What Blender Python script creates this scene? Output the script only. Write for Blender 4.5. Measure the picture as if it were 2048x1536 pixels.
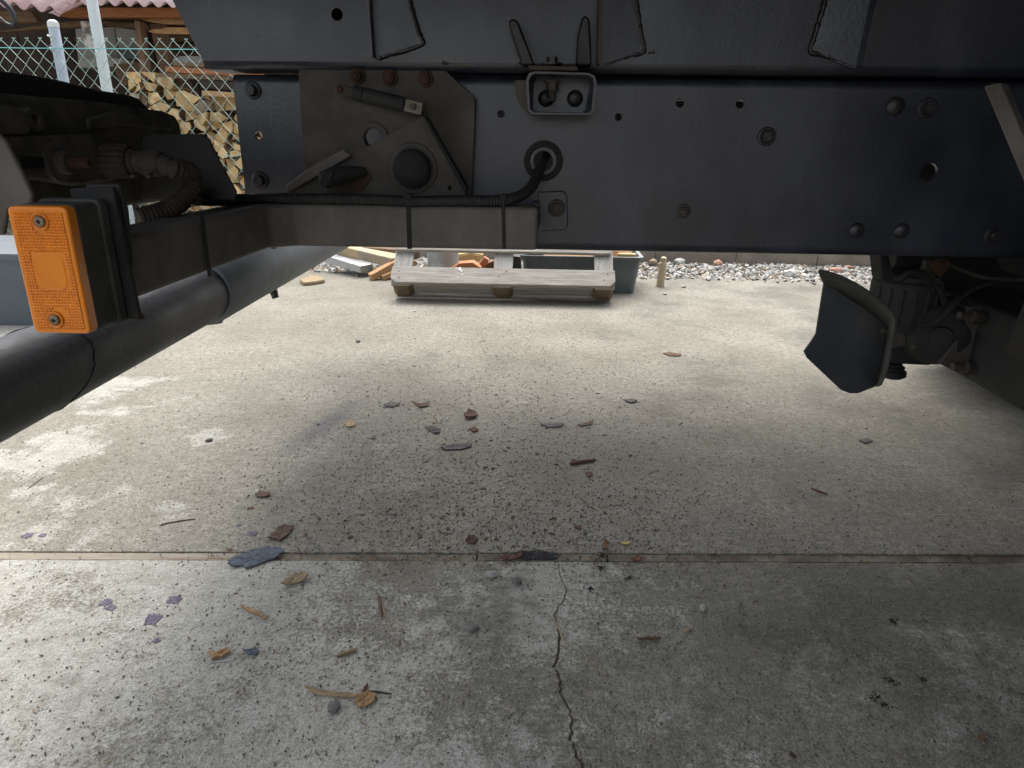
import bpy, bmesh, math, random
from mathutils import Vector, Matrix, Quaternion, noise
from mathutils.geometry import tessellate_polygon

random.seed(11)
R = math.radians
scn = bpy.context.scene
for o in list(bpy.data.objects):
    bpy.data.objects.remove(o)
COL = scn.collection

# ------------------------------------------------------------------ camera
CAM = Vector((0.0, 0.0, 0.86))
FPX, CX, CY = 1400.0, 1024.0, 768.0            # focal length and centre in photograph pixels
yw = Vector((63, 502, -1400)).normalized()      # world Y seen from the camera
xw = Vector((1, -0.025, 0.0)); xw.z = (63 * xw.x + 502 * xw.y) / 1400; xw.normalize()
zw = xw.cross(yw)
M3 = Matrix((xw, yw, zw))                       # camera axes -> world
cam_data = bpy.data.cameras.new('camera')
cam_data.sensor_width = 36
cam_data.lens = FPX / 2048 * 36
cam_data.clip_start = 0.02
cam_data.clip_end = 500
cam = bpy.data.objects.new('camera', cam_data)
COL.objects.link(cam)
cam.matrix_world = Matrix.Translation(CAM) @ M3.to_4x4()
scn.camera = cam

# ------------------------------------------------------------------ sky and sun (bright overcast)
SUN_EL, SUN_AZ = 60, 98                        # azimuth measured from +X towards +Y
w = bpy.data.worlds.new('World'); scn.world = w; w.use_nodes = True
nt = w.node_tree; nt.nodes.clear()
out = nt.nodes.new('ShaderNodeOutputWorld'); bg = nt.nodes.new('ShaderNodeBackground')
sky = nt.nodes.new('ShaderNodeTexSky'); sky.sky_type = 'NISHITA'; sky.sun_disc = False
sky.sun_elevation = R(SUN_EL); sky.sun_rotation = R(90 - SUN_AZ)
sky.dust_density = 4.0; sky.air_density = 1.0; sky.ozone_density = 1.0
hs = nt.nodes.new('ShaderNodeHueSaturation'); hs.inputs['Saturation'].default_value = 0.35
nt.links.new(sky.outputs[0], hs.inputs['Color']); nt.links.new(hs.outputs[0], bg.inputs[0])
bg.inputs[1].default_value = 0.15
nt.links.new(bg.outputs[0], out.inputs[0])
sun_d = bpy.data.lights.new('sun', 'SUN'); sun_d.energy = 1.0; sun_d.angle = R(60); sun_d.color = (1, .96, .9)
sun = bpy.data.objects.new('sun', sun_d); COL.objects.link(sun)
sd = Vector((math.cos(R(SUN_EL)) * math.cos(R(SUN_AZ)), math.cos(R(SUN_EL)) * math.sin(R(SUN_AZ)), math.sin(R(SUN_EL))))
sun.rotation_euler = sd.to_track_quat('Z', 'Y').to_euler()
scn.view_settings.view_transform = 'Standard'; scn.view_settings.look = 'None'
scn.view_settings.gamma = 1; scn.view_settings.use_curve_mapping = False
scn.view_settings.exposure = 1.52
scn.render.engine = 'CYCLES'
scn.cycles.max_bounces = 6; scn.cycles.diffuse_bounces = 3; scn.cycles.glossy_bounces = 2
scn.cycles.caustics_reflective = False; scn.cycles.caustics_refractive = False
scn.cycles.use_adaptive_sampling = True; scn.cycles.adaptive_threshold = 0.02
scn.cycles.use_denoising = True

# ------------------------------------------------------------------ measuring: photograph pixel -> point on a real plane
def at(px, py, Y=None, Z=None, X=None):
    d = M3 @ Vector(((px - CX), -(py - CY), -FPX))
    if Y is not None: t = (Y - CAM.y) / d.y
    elif Z is not None: t = (Z - CAM.z) / d.z
    else: t = (X - CAM.x) / d.x
    return CAM + d * t
def mpp(Y): return Y / FPX * 1.0

# ------------------------------------------------------------------ materials
def mk(name, c1, c2=None, scale=8.0, rough=.7, bump=0.0, bscale=60.0, metallic=0.0, spec=.5, detail=6.0, stretch=None,
       c3=None, s3=3.0, t3=(.5, .6), rand=0.0, bdist=.002, noise_lo=.35, noise_hi=.65, rough2=None):
    m = bpy.data.materials.new(name); m.use_nodes = True
    n, l = m.node_tree.nodes, m.node_tree.links
    b = n['Principled BSDF']
    b.inputs['Roughness'].default_value = rough; b.inputs['Metallic'].default_value = metallic
    b.inputs['Specular IOR Level'].default_value = spec
    tc = n.new('ShaderNodeTexCoord'); mp = n.new('ShaderNodeMapping')
    l.new(tc.outputs['Object'], mp.inputs['Vector'])
    if stretch: mp.inputs['Scale'].default_value = stretch
    vec = mp.outputs[0]
    if rand:
        oi = n.new('ShaderNodeObjectInfo'); cmb = n.new('ShaderNodeVectorMath'); cmb.operation = 'MULTIPLY_ADD'
        l.new(oi.outputs['Random'], cmb.inputs[0]); cmb.inputs[1].default_value = (37, 17, 53); l.new(vec, cmb.inputs[2])
        vec = cmb.outputs[0]
    col = None
    if c2 is not None:
        nz = n.new('ShaderNodeTexNoise'); nz.inputs['Scale'].default_value = scale; nz.inputs['Detail'].default_value = detail
        nz.inputs['Roughness'].default_value = .65
        l.new(vec, nz.inputs['Vector'])
        mr = n.new('ShaderNodeMapRange'); mr.inputs['From Min'].default_value = noise_lo; mr.inputs['From Max'].default_value = noise_hi
        l.new(nz.outputs['Fac'], mr.inputs['Value'])
        mx = n.new('ShaderNodeMix'); mx.data_type = 'RGBA'
        mx.inputs[6].default_value = (*c1, 1); mx.inputs[7].default_value = (*c2, 1)
        l.new(mr.outputs[0], mx.inputs[0]); col = mx.outputs[2]
        if rough2 is not None:
            rr = n.new('ShaderNodeMapRange'); rr.inputs['To Min'].default_value = rough; rr.inputs['To Max'].default_value = rough2
            l.new(mr.outputs[0], rr.inputs['Value']); l.new(rr.outputs[0], b.inputs['Roughness'])
    if c3 is not None:
        nz = n.new('ShaderNodeTexNoise'); nz.inputs['Scale'].default_value = s3; nz.inputs['Detail'].default_value = 5
        l.new(vec, nz.inputs['Vector'])
        mr = n.new('ShaderNodeMapRange'); mr.inputs['From Min'].default_value = t3[0]; mr.inputs['From Max'].default_value = t3[1]
        l.new(nz.outputs['Fac'], mr.inputs['Value'])
        mx = n.new('ShaderNodeMix'); mx.data_type = 'RGBA'; mx.inputs[7].default_value = (*c3, 1)
        if col: l.new(col, mx.inputs[6])
        else: mx.inputs[6].default_value = (*c1, 1)
        l.new(mr.outputs[0], mx.inputs[0]); col = mx.outputs[2]
    if rand:
        hsv = n.new('ShaderNodeHueSaturation'); vr = n.new('ShaderNodeMapRange')
        vr.inputs['To Min'].default_value = 1 - rand; vr.inputs['To Max'].default_value = 1 + rand
        l.new(oi.outputs['Random'], vr.inputs['Value']); l.new(vr.outputs[0], hsv.inputs['Value'])
        if col: l.new(col, hsv.inputs['Color'])
        else: hsv.inputs['Color'].default_value = (*c1, 1)
        col = hsv.outputs[0]
    if col: l.new(col, b.inputs['Base Color'])
    else: b.inputs['Base Color'].default_value = (*c1, 1)
    if bump:
        nb = n.new('ShaderNodeTexNoise'); nb.inputs['Scale'].default_value = bscale; nb.inputs['Detail'].default_value = 4
        l.new(vec, nb.inputs['Vector'])
        bp = n.new('ShaderNodeBump'); bp.inputs['Strength'].default_value = bump; bp.inputs['Distance'].default_value = bdist
        l.new(nb.outputs['Fac'], bp.inputs['Height']); l.new(bp.outputs[0], b.inputs['Normal'])
    return m

M = {}
def chassis_paint():
    m = mk('chassis_paint', (.012, .0145, .024), (.021, .024, .036), 4, .28, .24, 160, spec=.8, rough2=.44, bdist=.0013)
    n, l = m.node_tree.nodes, m.node_tree.links; b = n['Principled BSDF']
    src = b.inputs['Base Color'].links[0].from_socket
    tc = n.new('ShaderNodeTexCoord')
    def nz(scale, st, det=5, ro=.6):
        mp = n.new('ShaderNodeMapping'); mp.inputs['Scale'].default_value = st; l.new(tc.outputs['Object'], mp.inputs[0])
        t = n.new('ShaderNodeTexNoise'); t.inputs['Scale'].default_value = scale; t.inputs['Detail'].default_value = det; t.inputs['Roughness'].default_value = ro
        l.new(mp.outputs[0], t.inputs['Vector']); return t.outputs['Fac']
    def rng(v, a, c, lo, hi):
        t = n.new('ShaderNodeMapRange'); t.inputs['From Min'].default_value = a; t.inputs['From Max'].default_value = c
        t.inputs['To Min'].default_value = lo; t.inputs['To Max'].default_value = hi; l.new(v, t.inputs['Value']); return t.outputs[0]
    def mix(f, a, c):
        t = n.new('ShaderNodeMix'); t.data_type = 'RGBA'; l.new(f, t.inputs[0]); l.new(a, t.inputs[6]); t.inputs[7].default_value = (*c, 1); return t.outputs[2]
    col = mix(rng(nz(7, (1, 1, .35)), .50, .78, 0, .75), src, (.060, .065, .084))      # run-down dust
    col = mix(rng(nz(240, (1, 1, 1), 2, .5), .66, .74, 0, .55), col, (.11, .10, .085))   # specks of dirt
    col = mix(rng(nz(3.1, (1, 1, 1), 6, .7), .60, .72, 0, .5), col, (.05, .046, .040))   # grimy patches
    l.new(col, b.inputs['Base Color'])
    return m
M['paint'] = chassis_paint()
M['paint_shade'] = mk('lumpy_shade_paint', (.006, .007, .008), (.011, .012, .014), 9, .33, .8, 60, spec=.5, rough2=.5, bdist=.002)  # near-black puts the shade of the foot-rib recesses into the colour
M['tube_paint'] = mk('bar_paint', (.026, .029, .034), (.042, .045, .050), 6, .42, .5, 90, bdist=.0015, rough2=.62, c3=(.075, .072, .066), s3=5, t3=(.54, .78))
M['sleeve'] = mk('sleeve_lit_paint', (.17, .187, .20), (.21, .228, .24), 6, .6, .2, 220, bdist=.001, c3=(.13, .13, .125), s3=9, t3=(.5, .75))  # far paler than the bar: light from the far side is painted in
M['dust'] = mk('dusty_steel', (.060, .053, .046), (.105, .093, .080), 14, .8, .7, 70, spec=.35, c3=(.14, .122, .10), s3=5, t3=(.55, .75))
M['arm'] = mk('dusty_arm', (.11, .10, .088), (.165, .15, .132), 18, .8, .35, 140, spec=.35, c3=(.06, .05, .042), s3=4, t3=(.52, .70),
              stretch=(1, 1, .6))
M['plastic'] = mk('black_plastic', (.022, .022, .022), (.036, .034, .031), 20, .7, .2, 120, spec=.35)
M['lamp'] = mk('dirty_lamp_plastic', (.06, .056, .043), (.125, .115, .085), 26, .85, .6, 70, spec=.25, c3=(.16, .145, .105), s3=9, t3=(.56, .72))
M['housing'] = mk('marker_housing', (.045, .045, .041), (.075, .072, .064), 24, .8, .3, 90, spec=.3)
M['rubber'] = mk('rubber', (.016, .016, .016), (.026, .025, .023), 30, .75, .2, 200, spec=.3)
M['conduit'] = mk('conduit_plastic', (.012, .012, .012), (.025, .023, .021), 40, .55, 0, spec=.45)
M['hose'] = mk('dusty_hose', (.04, .033, .027), (.075, .063, .05), 40, .85, .3, 200, spec=.25)
M['rust'] = mk('rusty_steel', (.10, .045, .025), (.05, .035, .028), 60, .85, .6, 200, spec=.3)
M['bolt'] = mk('painted_bolt', (.014, .015, .018), (.026, .026, .028), 60, .38, .2, 200)
M['bolt_dusty'] = mk('dusty_bolt', (.05, .042, .036), (.075, .062, .05), 80, .7, .3, 200, metallic=.2)
M['zinc'] = mk('dull_zinc', (.20, .18, .15), (.12, .10, .08), 90, .55, .2, 200, metallic=.6)
M['amber'] = mk('amber_plastic', (.82, .245, .014), (.74, .21, .012), 30, .28, 0, spec=.5)
M['amber_face'] = mk('amber_prism', (.84, .27, .012), (.66, .19, .014), 60, .22, 0, spec=.5, c3=(.55, .2, .05), s3=9, t3=(.55, .75))
M['screw_head'] = mk('screw_head', (.30, .26, .20), (.16, .12, .08), 200, .5, 0, metallic=.6)
M['dark_hole'] = mk('hole_inside', (.006, .006, .006), rough=.9)
M['white_ring'] = mk('grommet_ring', (.10, .11, .12), (.14, .15, .16), 40, .5)
M['tyre'] = mk('tyre_rubber', (.018, .018, .018), (.03, .03, .028), 20, .85, .3, 60)
M['pallet'] = mk('weathered_wood', (.38, .35, .305), (.22, .20, .172), 10, .85, .8, 30, spec=.2, stretch=(1.2, 14, 14), bdist=.003, rand=.08,
                 c3=(.42, .40, .37), s3=5, t3=(.5, .72))
M['pallet_v'] = mk('weathered_crossboard', (.38, .37, .34), (.24, .23, .21), 10, .85, .8, 30, spec=.2, stretch=(14, 1.2, 14), bdist=.003, rand=.08)
M['block'] = mk('pallet_block', (.20, .145, .09), (.13, .095, .062), 14, .85, .5, 40, stretch=(1, 8, 8), spec=.2)
M['plank'] = mk('fresh_timber', (.50, .30, .15), (.34, .19, .09), 9, .75, .5, 30, stretch=(1.5, 14, 14), spec=.2, rand=.1)
M['beam'] = mk('varnished_beam', (.38, .155, .06), (.25, .09, .034), 9, .6, .4, 30, stretch=(1.2, 10, 10), spec=.3, rand=.1)
M['old_timber'] = mk('old_timber', (.20, .135, .085), (.11, .075, .05), 8, .85, .6, 30, stretch=(1.2, 10, 10), spec=.2, rand=.2)
M['timber_v'] = mk('upright_timber', (.21, .13, .085), (.13, .08, .055), 8, .85, .6, 30, stretch=(10, 10, 1.2), spec=.2, rand=.2)
M['dark_board'] = mk('dark_shed_board', (.055, .035, .025), (.03, .02, .016), 6, .9, .5, 30, stretch=(8, 8, 1), rand=.2)
M['log_end'] = mk('split_wood', (.74, .53, .27), (.58, .385, .175), 16, .8, .6, 50, spec=.2, rand=.32, bdist=.008, c3=(.40, .26, .13), s3=9, t3=(.55, .70))
M['log_grey'] = mk('greyed_wood', (.36, .29, .20), (.24, .18, .12), 18, .85, .7, 50, spec=.2, rand=.25, bdist=.006)
M['log_side'] = mk('log_bark', (.17, .11, .065), (.09, .06, .04), 25, .9, 1, 60, spec=.2, rand=.3, bdist=.004)
M['roof'] = mk('faded_red_sheet', (.50, .33, .31), (.40, .25, .24), 7, .75, .2, 60, c3=(.55, .44, .41), s3=2.5, t3=(.5, .7))
M['post'] = mk('galvanised_post', (.40, .45, .52), (.33, .375, .44), 7, .5, .1, 80, spec=.5)
M['pole'] = mk('white_pole', (.60, .65, .66), (.52, .57, .58), 8, .55, .15, 60, c3=(.16, .17, .17), s3=9, t3=(.66, .72))
M['cap'] = mk('post_cap', (.62, .62, .58), rough=.5)
M['wire'] = mk('coated_wire', (.36, .46, .40), (.20, .34, .28), 5, .5, spec=.5)
M['wire_teal'] = mk('tension_wire', (.10, .42, .42), (.20, .48, .46), 5, .45)
M['white_panel'] = mk('white_panel', (.42, .43, .42), (.34, .35, .34), 4, .6)
M['rag'] = mk('dirty_white_cloth', (.62, .60, .56), (.16, .15, .14), 14, .9, .6, 30, noise_lo=.45, noise_hi=.62)
M['cable'] = mk('black_cable', (.02, .022, .025), rough=.45)
M['tub'] = mk('grey_plastic_tub', (.105, .125, .13), (.135, .155, .16), 6, .5, .1, 80, c3=(.19, .2, .18), s3=5, t3=(.6, .8))
M['bucket'] = mk('white_bucket', (.58, .58, .55), (.48, .48, .46), 4, .5, c3=(.36, .37, .36), s3=3, t3=(.5, .53))
M['tile'] = mk('terracotta', (.52, .23, .11), (.42, .17, .08), 9, .8, .3, 60, spec=.2)
M['alu'] = mk('aluminium_profile', (.55, .57, .58), (.42, .44, .45), 12, .35, 0, metallic=.7)
M['yellow_board'] = mk('dirty_formwork', (.52, .40, .20), (.42, .31, .17), 7, .75, .3, 40, c3=(.32, .26, .19), s3=6, t3=(.5, .65))
M['crate'] = mk('blue_grey_box', (.07, .085, .10), (.09, .105, .12), 4, .6)
M['pipe'] = mk('pale_stub', (.55, .45, .30), (.45, .36, .24), 9, .7)
M['kerb'] = mk('kerb_concrete', (.27, .235, .19), (.20, .175, .145), 12, .9, .5, 60, c3=(.33, .30, .25), s3=4, t3=(.5, .7), spec=.2)
M['stone'] = mk('gravel_stone', (.37, .355, .32), (.28, .27, .25), 6, .85, .3, 60, spec=.25)
M['stone_red'] = mk('reddish_stone', (.45, .26, .19), (.36, .20, .15), 12, .85, .3, 60, spec=.2)
M['stone_white'] = mk('white_stone', (.47, .455, .42), (.38, .37, .345), 12, .8, .3, 60, spec=.2)
M['stone_grey'] = mk('grey_stone', (.17, .165, .15), (.11, .107, .10), 14, .85, .4, 90, spec=.2)
M['stone_brown'] = mk('brown_stone', (.32, .25, .17), (.24, .19, .13), 12, .85, .3, 60, spec=.2)
M['pink'] = mk('pink_plastic', (.75, .10, .25), rough=.5)
M['bark'] = mk('bark_brown', (.145, .095, .07), (.085, .058, .045), 60, .9, .8, 120, spec=.2, rand=.25)
M['bark_red'] = mk('bark_red', (.155, .088, .062), (.10, .06, .045), 60, .9, .8, 120, spec=.2, rand=.2)
M['bark_grey'] = mk('bark_grey', (.13, .125, .115), (.085, .082, .078), 60, .9, .8, 120, spec=.2, rand=.25)
M['slate'] = mk('blue_grey_flake', (.13, .15, .175), (.06, .072, .09), 90, .9, 1, 220, spec=.25)
M['chip'] = mk('wood_chip', (.36, .23, .115), (.25, .155, .08), 70, .8, .5, 150, spec=.2, rand=.15)
M['tan'] = mk('tan_chip', (.33, .26, .16), (.24, .18, .11), 50, .85, .4, 120, spec=.2)
M['straw'] = mk('dry_straw', (.36, .29, .17), (.28, .22, .13), 50, .8, spec=.2)
M['twig'] = mk('twig', (.07, .05, .038), (.045, .034, .028), 80, .85, spec=.2)
M['leaf_y'] = mk('yellow_leaf', (.52, .38, .09), rough=.6)
M['leaf_b'] = mk('brown_leaf', (.20, .105, .055), (.13, .07, .04), 50, .8, spec=.2)
M['wet'] = mk('wet_black', (.016, .016, .021), (.03, .03, .034), 60, .85, .5, 120, spec=.12)
M['moss'] = mk('black_moss', (.03, .034, .024), (.018, .018, .015), 80, .95, 1, 150, spec=.1)
M['purple'] = mk('purple_paint', (.105, .088, .135), (.20, .185, .20), 160, .9, spec=.15, noise_lo=.45, noise_hi=.62)
M['soil'] = mk('soil', (.16, .13, .09), (.10, .08, .06), 4, .95, .8, 20, spec=.1)
M['strip'] = mk('joint_wood', (.34, .30, .24), (.25, .215, .172), 14, .85, .6, 40, stretch=(1, 20, 4), spec=.2, c3=(.22, .17, .125), s3=5, t3=(.52, .66))
M['joint_dirt'] = mk('joint_dirt', (.26, .225, .175), (.15, .125, .095), 40, .95, .8, 120, spec=.15, c3=(.10, .08, .06), s3=7, t3=(.5, .65))
M['grit'] = mk('grit', (.34, .32, .28), (.22, .205, .18), 18, .9, spec=.2, noise_lo=.4, noise_hi=.6, detail=2)
M['grit_dark'] = mk('dark_grit', (.12, .11, .095), (.07, .062, .055), 18, .9, spec=.2)
M['mossy'] = mk('joint_moss', (.14, .14, .05), (.22, .20, .08), 60, .95, 1, 120, spec=.1)
M['screen_white'] = mk('painted_wall', (.62, .60, .56), (.55, .53, .49), 3, .8)

def concrete(name, film, dark, seed):
    """old site concrete: sandy matrix, exposed aggregate, pits, patches of pale cement film, oily smears"""
    m = bpy.data.materials.new(name); m.use_nodes = True
    n, l = m.node_tree.nodes, m.node_tree.links
    b = n['Principled BSDF']; b.inputs['Roughness'].default_value = .92; b.inputs['Specular IOR Level'].default_value = .25
    tc = n.new('ShaderNodeTexCoord'); mp = n.new('ShaderNodeMapping'); mp.inputs['Location'].default_value = (seed, seed * .7, 0)
    l.new(tc.outputs['Object'], mp.inputs[0]); V = mp.outputs[0]
    def nz(scale, detail=6, rough=.6, v=V):
        t = n.new('ShaderNodeTexNoise'); t.inputs['Scale'].default_value = scale; t.inputs['Detail'].default_value = detail
        t.inputs['Roughness'].default_value = rough; l.new(v, t.inputs['Vector']); return t.outputs['Fac']
    def rng(v, a, c, lo=0., hi=1.):
        t = n.new('ShaderNodeMapRange'); t.inputs['From Min'].default_value = a; t.inputs['From Max'].default_value = c
        t.inputs['To Min'].default_value = lo; t.inputs['To Max'].default_value = hi; l.new(v, t.inputs['Value']); return t.outputs[0]
    def mix(f, a, c):
        t = n.new('ShaderNodeMix'); t.data_type = 'RGBA'
        for i, x in ((6, a), (7, c)):
            if isinstance(x, tuple): t.inputs[i].default_value = (*x, 1)
            else: l.new(x, t.inputs[i])
        if isinstance(f, float): t.inputs[0].default_value = f
        else: l.new(f, t.inputs[0])
        return t.outputs[2]
    def math_(op, a, c):
        t = n.new('ShaderNodeMath'); t.operation = op
        for i, x in enumerate((a, c)):
            if isinstance(x, (int, float)): t.inputs[i].default_value = x
            else: l.new(x, t.inputs[i])
        return t.outputs[0]
    def vor(scale, feat='F1'):
        t = n.new('ShaderNodeTexVoronoi'); t.inputs['Scale'].default_value = scale; t.feature = feat; l.new(V, t.inputs['Vector']); return t
    base = mix(rng(nz(2.2, 8, .65), .38, .62), (.240, .226, .184), (.338, .322, .272))
    base = mix(rng(nz(45, 4, .75), .35, .65), base, mix(.62, base, (.13, .117, .092)))
    grain = nz(420, 2, .8)
    # sand grains, light and dark
    v1 = vor(340); base = mix(rng(v1.outputs['Color'], .80, .84, 0., .55), base, (.48, .455, .40))
    sep = n.new('ShaderNodeSeparateColor'); l.new(v1.outputs['Color'], sep.inputs[0])
    base = mix(rng(sep.outputs[1], .78, .82, 0., .6), base, (.10, .092, .075))
    # larger aggregate
    v2 = vor(95); sep2 = n.new('ShaderNodeSeparateColor'); l.new(v2.outputs['Color'], sep2.inputs[0])
    agg = math_('MULTIPLY', rng(v2.outputs['Distance'], .30, .22), rng(sep2.outputs[0], .86, .88))
    base = mix(math_('MULTIPLY', agg, .55), base, mix(sep2.outputs[2], (.36, .33, .27), (.15, .135, .12)))
    # pale cement film left in patches
    br1 = nz(24, 4, .72); br2 = nz(130, 3, .8)
    f = math_('ADD', nz(film['scale'], 3, .55), math_('MULTIPLY', math_('SUBTRACT', br1, .5), film['b1']))
    f = math_('ADD', f, math_('MULTIPLY', math_('SUBTRACT', br2, .5), film['b2']))
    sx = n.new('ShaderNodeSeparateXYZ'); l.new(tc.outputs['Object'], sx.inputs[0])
    f = math_('ADD', f, math_('MULTIPLY', sx.outputs[0], film['kx']))
    f = math_('ADD', f, math_('MULTIPLY', sx.outputs[1], film['ky']))
    fm = rng(f, film['t'], film['t'] + film['w'], 0., film['amt'])
    base = mix(fm, base, mix(rng(br1, .30, .62), (.315, .304, .262), (.435, .424, .38)))
    # dark grime and oil, plus painted-in shade that grows towards +X
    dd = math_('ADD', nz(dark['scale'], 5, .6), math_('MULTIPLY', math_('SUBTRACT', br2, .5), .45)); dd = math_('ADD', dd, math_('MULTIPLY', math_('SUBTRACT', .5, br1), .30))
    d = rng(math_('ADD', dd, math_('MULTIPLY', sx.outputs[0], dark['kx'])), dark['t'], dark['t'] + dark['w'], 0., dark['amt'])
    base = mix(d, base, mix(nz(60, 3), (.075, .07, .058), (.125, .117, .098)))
    # pits
    v3 = vor(48); pit = rng(v3.outputs['Distance'], .17, .10)
    sep3 = n.new('ShaderNodeSeparateColor'); l.new(v3.outputs['Color'], sep3.inputs[0])
    pit = math_('MULTIPLY', pit, rng(sep3.outputs[0], .74, .76))
    base = mix(math_('MULTIPLY', pit, .55), base, (.085, .078, .066))
    for (cx, cy, ang, la, lb, amt, c) in dark['smears']:
        mp2 = n.new('ShaderNodeMapping'); mp2.vector_type = 'TEXTURE'; mp2.inputs['Location'].default_value = (cx, cy, 0)
        mp2.inputs['Rotation'].default_value = (0, 0, ang); mp2.inputs['Scale'].default_value = (la, lb, 1)
        l.new(tc.outputs['Object'], mp2.inputs[0])
        ln = n.new('ShaderNodeVectorMath'); ln.operation = 'LENGTH'; l.new(mp2.outputs[0], ln.inputs[0])
        e = math_('ADD', ln.outputs['Value'], math_('MULTIPLY', nz(14, 6, .7), 1.1))
        base = mix(rng(e, 1.5, .75, 0., amt), base, c)
    gm = n.new('ShaderNodeMix'); gm.data_type = 'RGBA'; gm.blend_type = 'MULTIPLY'; gm.inputs[0].default_value = 1.0
    l.new(base, gm.inputs[6]); gv = math_('MULTIPLY', rng(grain, .32, .68, .68, 1.32), rng(br2, .3, .7, .74, 1.26)); l.new(gv, gm.inputs[7])
    l.new(gm.outputs[2], b.inputs['Base Color'])
    h = math_('ADD', math_('MULTIPLY', nz(260, 2, .7), .6), math_('MULTIPLY', nz(45, 3, .65), .9))
    bp = n.new('ShaderNodeBump'); bp.inputs['Strength'].default_value = .9; bp.inputs['Distance'].default_value = .006
    l.new(h, bp.inputs['Height']); l.new(bp.outputs[0], b.inputs['Normal'])
    return m

# ------------------------------------------------------------------ mesh helpers
class MB:
    def __init__(s): s.v, s.f, s.m = [], [], []
    def add(s, vs, fs, mi=0):
        k = len(s.v); s.v += [tuple(p) for p in vs]; s.f += [tuple(i + k for i in f) for f in fs]; s.m += [mi] * len(fs)
        return s
    def box(s, lo, hi, mat=None, mi=0):
        (x0, y0, z0), (x1, y1, z1) = lo, hi
        vs = [Vector(p) for p in ((x0,y0,z0),(x1,y0,z0),(x1,y1,z0),(x0,y1,z0),(x0,y0,z1),(x1,y0,z1),(x1,y1,z1),(x0,y1,z1))]
        if mat: vs = [mat @ p for p in vs]
        return s.add(vs, [(0,3,2,1),(4,5,6,7),(0,1,5,4),(1,2,6,5),(2,3,7,6),(3,0,4,7)], mi)
    def prism(s, pts, vec, holes=(), mi=0, mi_side=None):
        """flat polygon (3D points) pushed along vec, with holes"""
        vec = Vector(vec); loops = [[Vector(p) for p in pts]] + [[Vector(p) for p in h] for h in holes]
        flat = [p for L in loops for p in L]; n = len(flat); k = len(s.v)
        tris = tessellate_polygon(loops)
        a = sum(((flat[t[1]] - flat[t[0]]).cross(flat[t[2]] - flat[t[0]])).dot(vec) for t in tris)
        if a > 0: tris = [tuple(reversed(t)) for t in tris]
        if holes:
            fr = [tuple(t) for t in tris]; bk = [tuple(i + n for i in reversed(t)) for t in tris]
        else:
            idx = list(range(n))
            nrm = sum(((loops[0][i]).cross(loops[0][(i + 1) % n]) for i in range(n)), Vector())
            if nrm.dot(vec) > 0: idx.reverse()
            fr = [tuple(idx)]; bk = [tuple(i + n for i in reversed(idx))]
        s.add(flat + [p + vec for p in flat], fr + bk, mi)
        st = 0; sides = []
        for li, L in enumerate(loops):
            m_ = len(L); nrm = sum((L[i].cross(L[(i + 1) % m_]) for i in range(m_)), Vector())
            flip = (nrm.dot(vec) > 0) ^ (li > 0)
            for i in range(m_):
                a_, b_ = st + i, st + (i + 1) % m_
                q = (a_, b_, b_ + n, a_ + n)
                sides.append(tuple(x + k for x in (q if flip else reversed(q))))
            st += m_
        s.f += sides; s.m += [mi if mi_side is None else mi_side] * len(sides)
        return s
    def lathe(s, prof, org, axis, seg=24, mi=0, cap=True):
        """prof = [(radius, distance along axis)]"""
        axis = Vector(axis).normalized(); org = Vector(org)
        u = axis.orthogonal().normalized(); v = axis.cross(u); vs, fs = [], []
        for r, h in prof:
            for i in range(seg):
                a = 2 * math.pi * i / seg
                vs.append(org + axis * h + (u * math.cos(a) + v * math.sin(a)) * r)
        for j in range(len(prof) - 1):
            for i in range(seg):
                fs.append((j*seg+i, j*seg+(i+1)%seg, (j+1)*seg+(i+1)%seg, (j+1)*seg+i))
        if cap:
            fs.append(tuple(reversed(range(seg)))); fs.append(tuple(range((len(prof)-1)*seg, len(prof)*seg)))
        return s.add(vs, fs, mi)
    def tube(s, path, rad, seg=10, mi=0, cap=True, close=False):
        path = [Vector(p) for p in path]; n = len(path)
        if not hasattr(rad, '__len__'): rad = [rad] * n
        T = [(path[min(i+1, n-1)] - path[max(i-1, 0)]).normalized() for i in range(n)]
        u = T[0].orthogonal().normalized(); vs, fs = [], []
        for i in range(n):
            u = (u - T[i] * u.dot(T[i])).normalized(); v = T[i].cross(u)
            for k in range(seg):
                a = 2 * math.pi * k / seg
                vs.append(path[i] + (u * math.cos(a) + v * math.sin(a)) * rad[i])
        for i in range(n - 1):
            for k in range(seg):
                fs.append((i*seg+k, i*seg+(k+1)%seg, (i+1)*seg+(k+1)%seg, (i+1)*seg+k))
        if cap: fs.append(tuple(reversed(range(seg)))); fs.append(tuple(range((n-1)*seg, n*seg)))
        return s.add(vs, fs, mi)
    def mesh(s, name):
        me = bpy.data.meshes.new(name); me.from_pydata(s.v, [], s.f)
        if any(s.m): me.polygons.foreach_set('material_index', s.m)
        return me
    def build(s, name, mats, parent=None, smooth=35, bevel=0, seg=2, origin=None):
        me = s.mesh(name)
        if not isinstance(mats, (list, tuple)): mats = [mats]
        for m in mats: me.materials.append(M[m] if isinstance(m, str) else m)
        o = bpy.data.objects.new(name, me); COL.objects.link(o)
        if origin is not None:
            me.transform(Matrix.Translation(-Vector(origin))); o.location = origin
        if smooth:
            me.polygons.foreach_set('use_smooth', [True] * len(me.polygons)); me.set_sharp_from_angle(angle=R(smooth))
        if bevel:
            b = o.modifiers.new('bevel', 'BEVEL'); b.width = bevel; b.segments = seg; b.limit_method = 'ANGLE'; b.angle_limit = R(35)
            b.use_clamp_overlap = True
        me.update()
        if parent is not None:
            o.parent = parent
            o.matrix_parent_inverse = parent.matrix_world.inverted() if parent.type == 'EMPTY' else Matrix.Translation(-parent.location)
        return o
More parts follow.
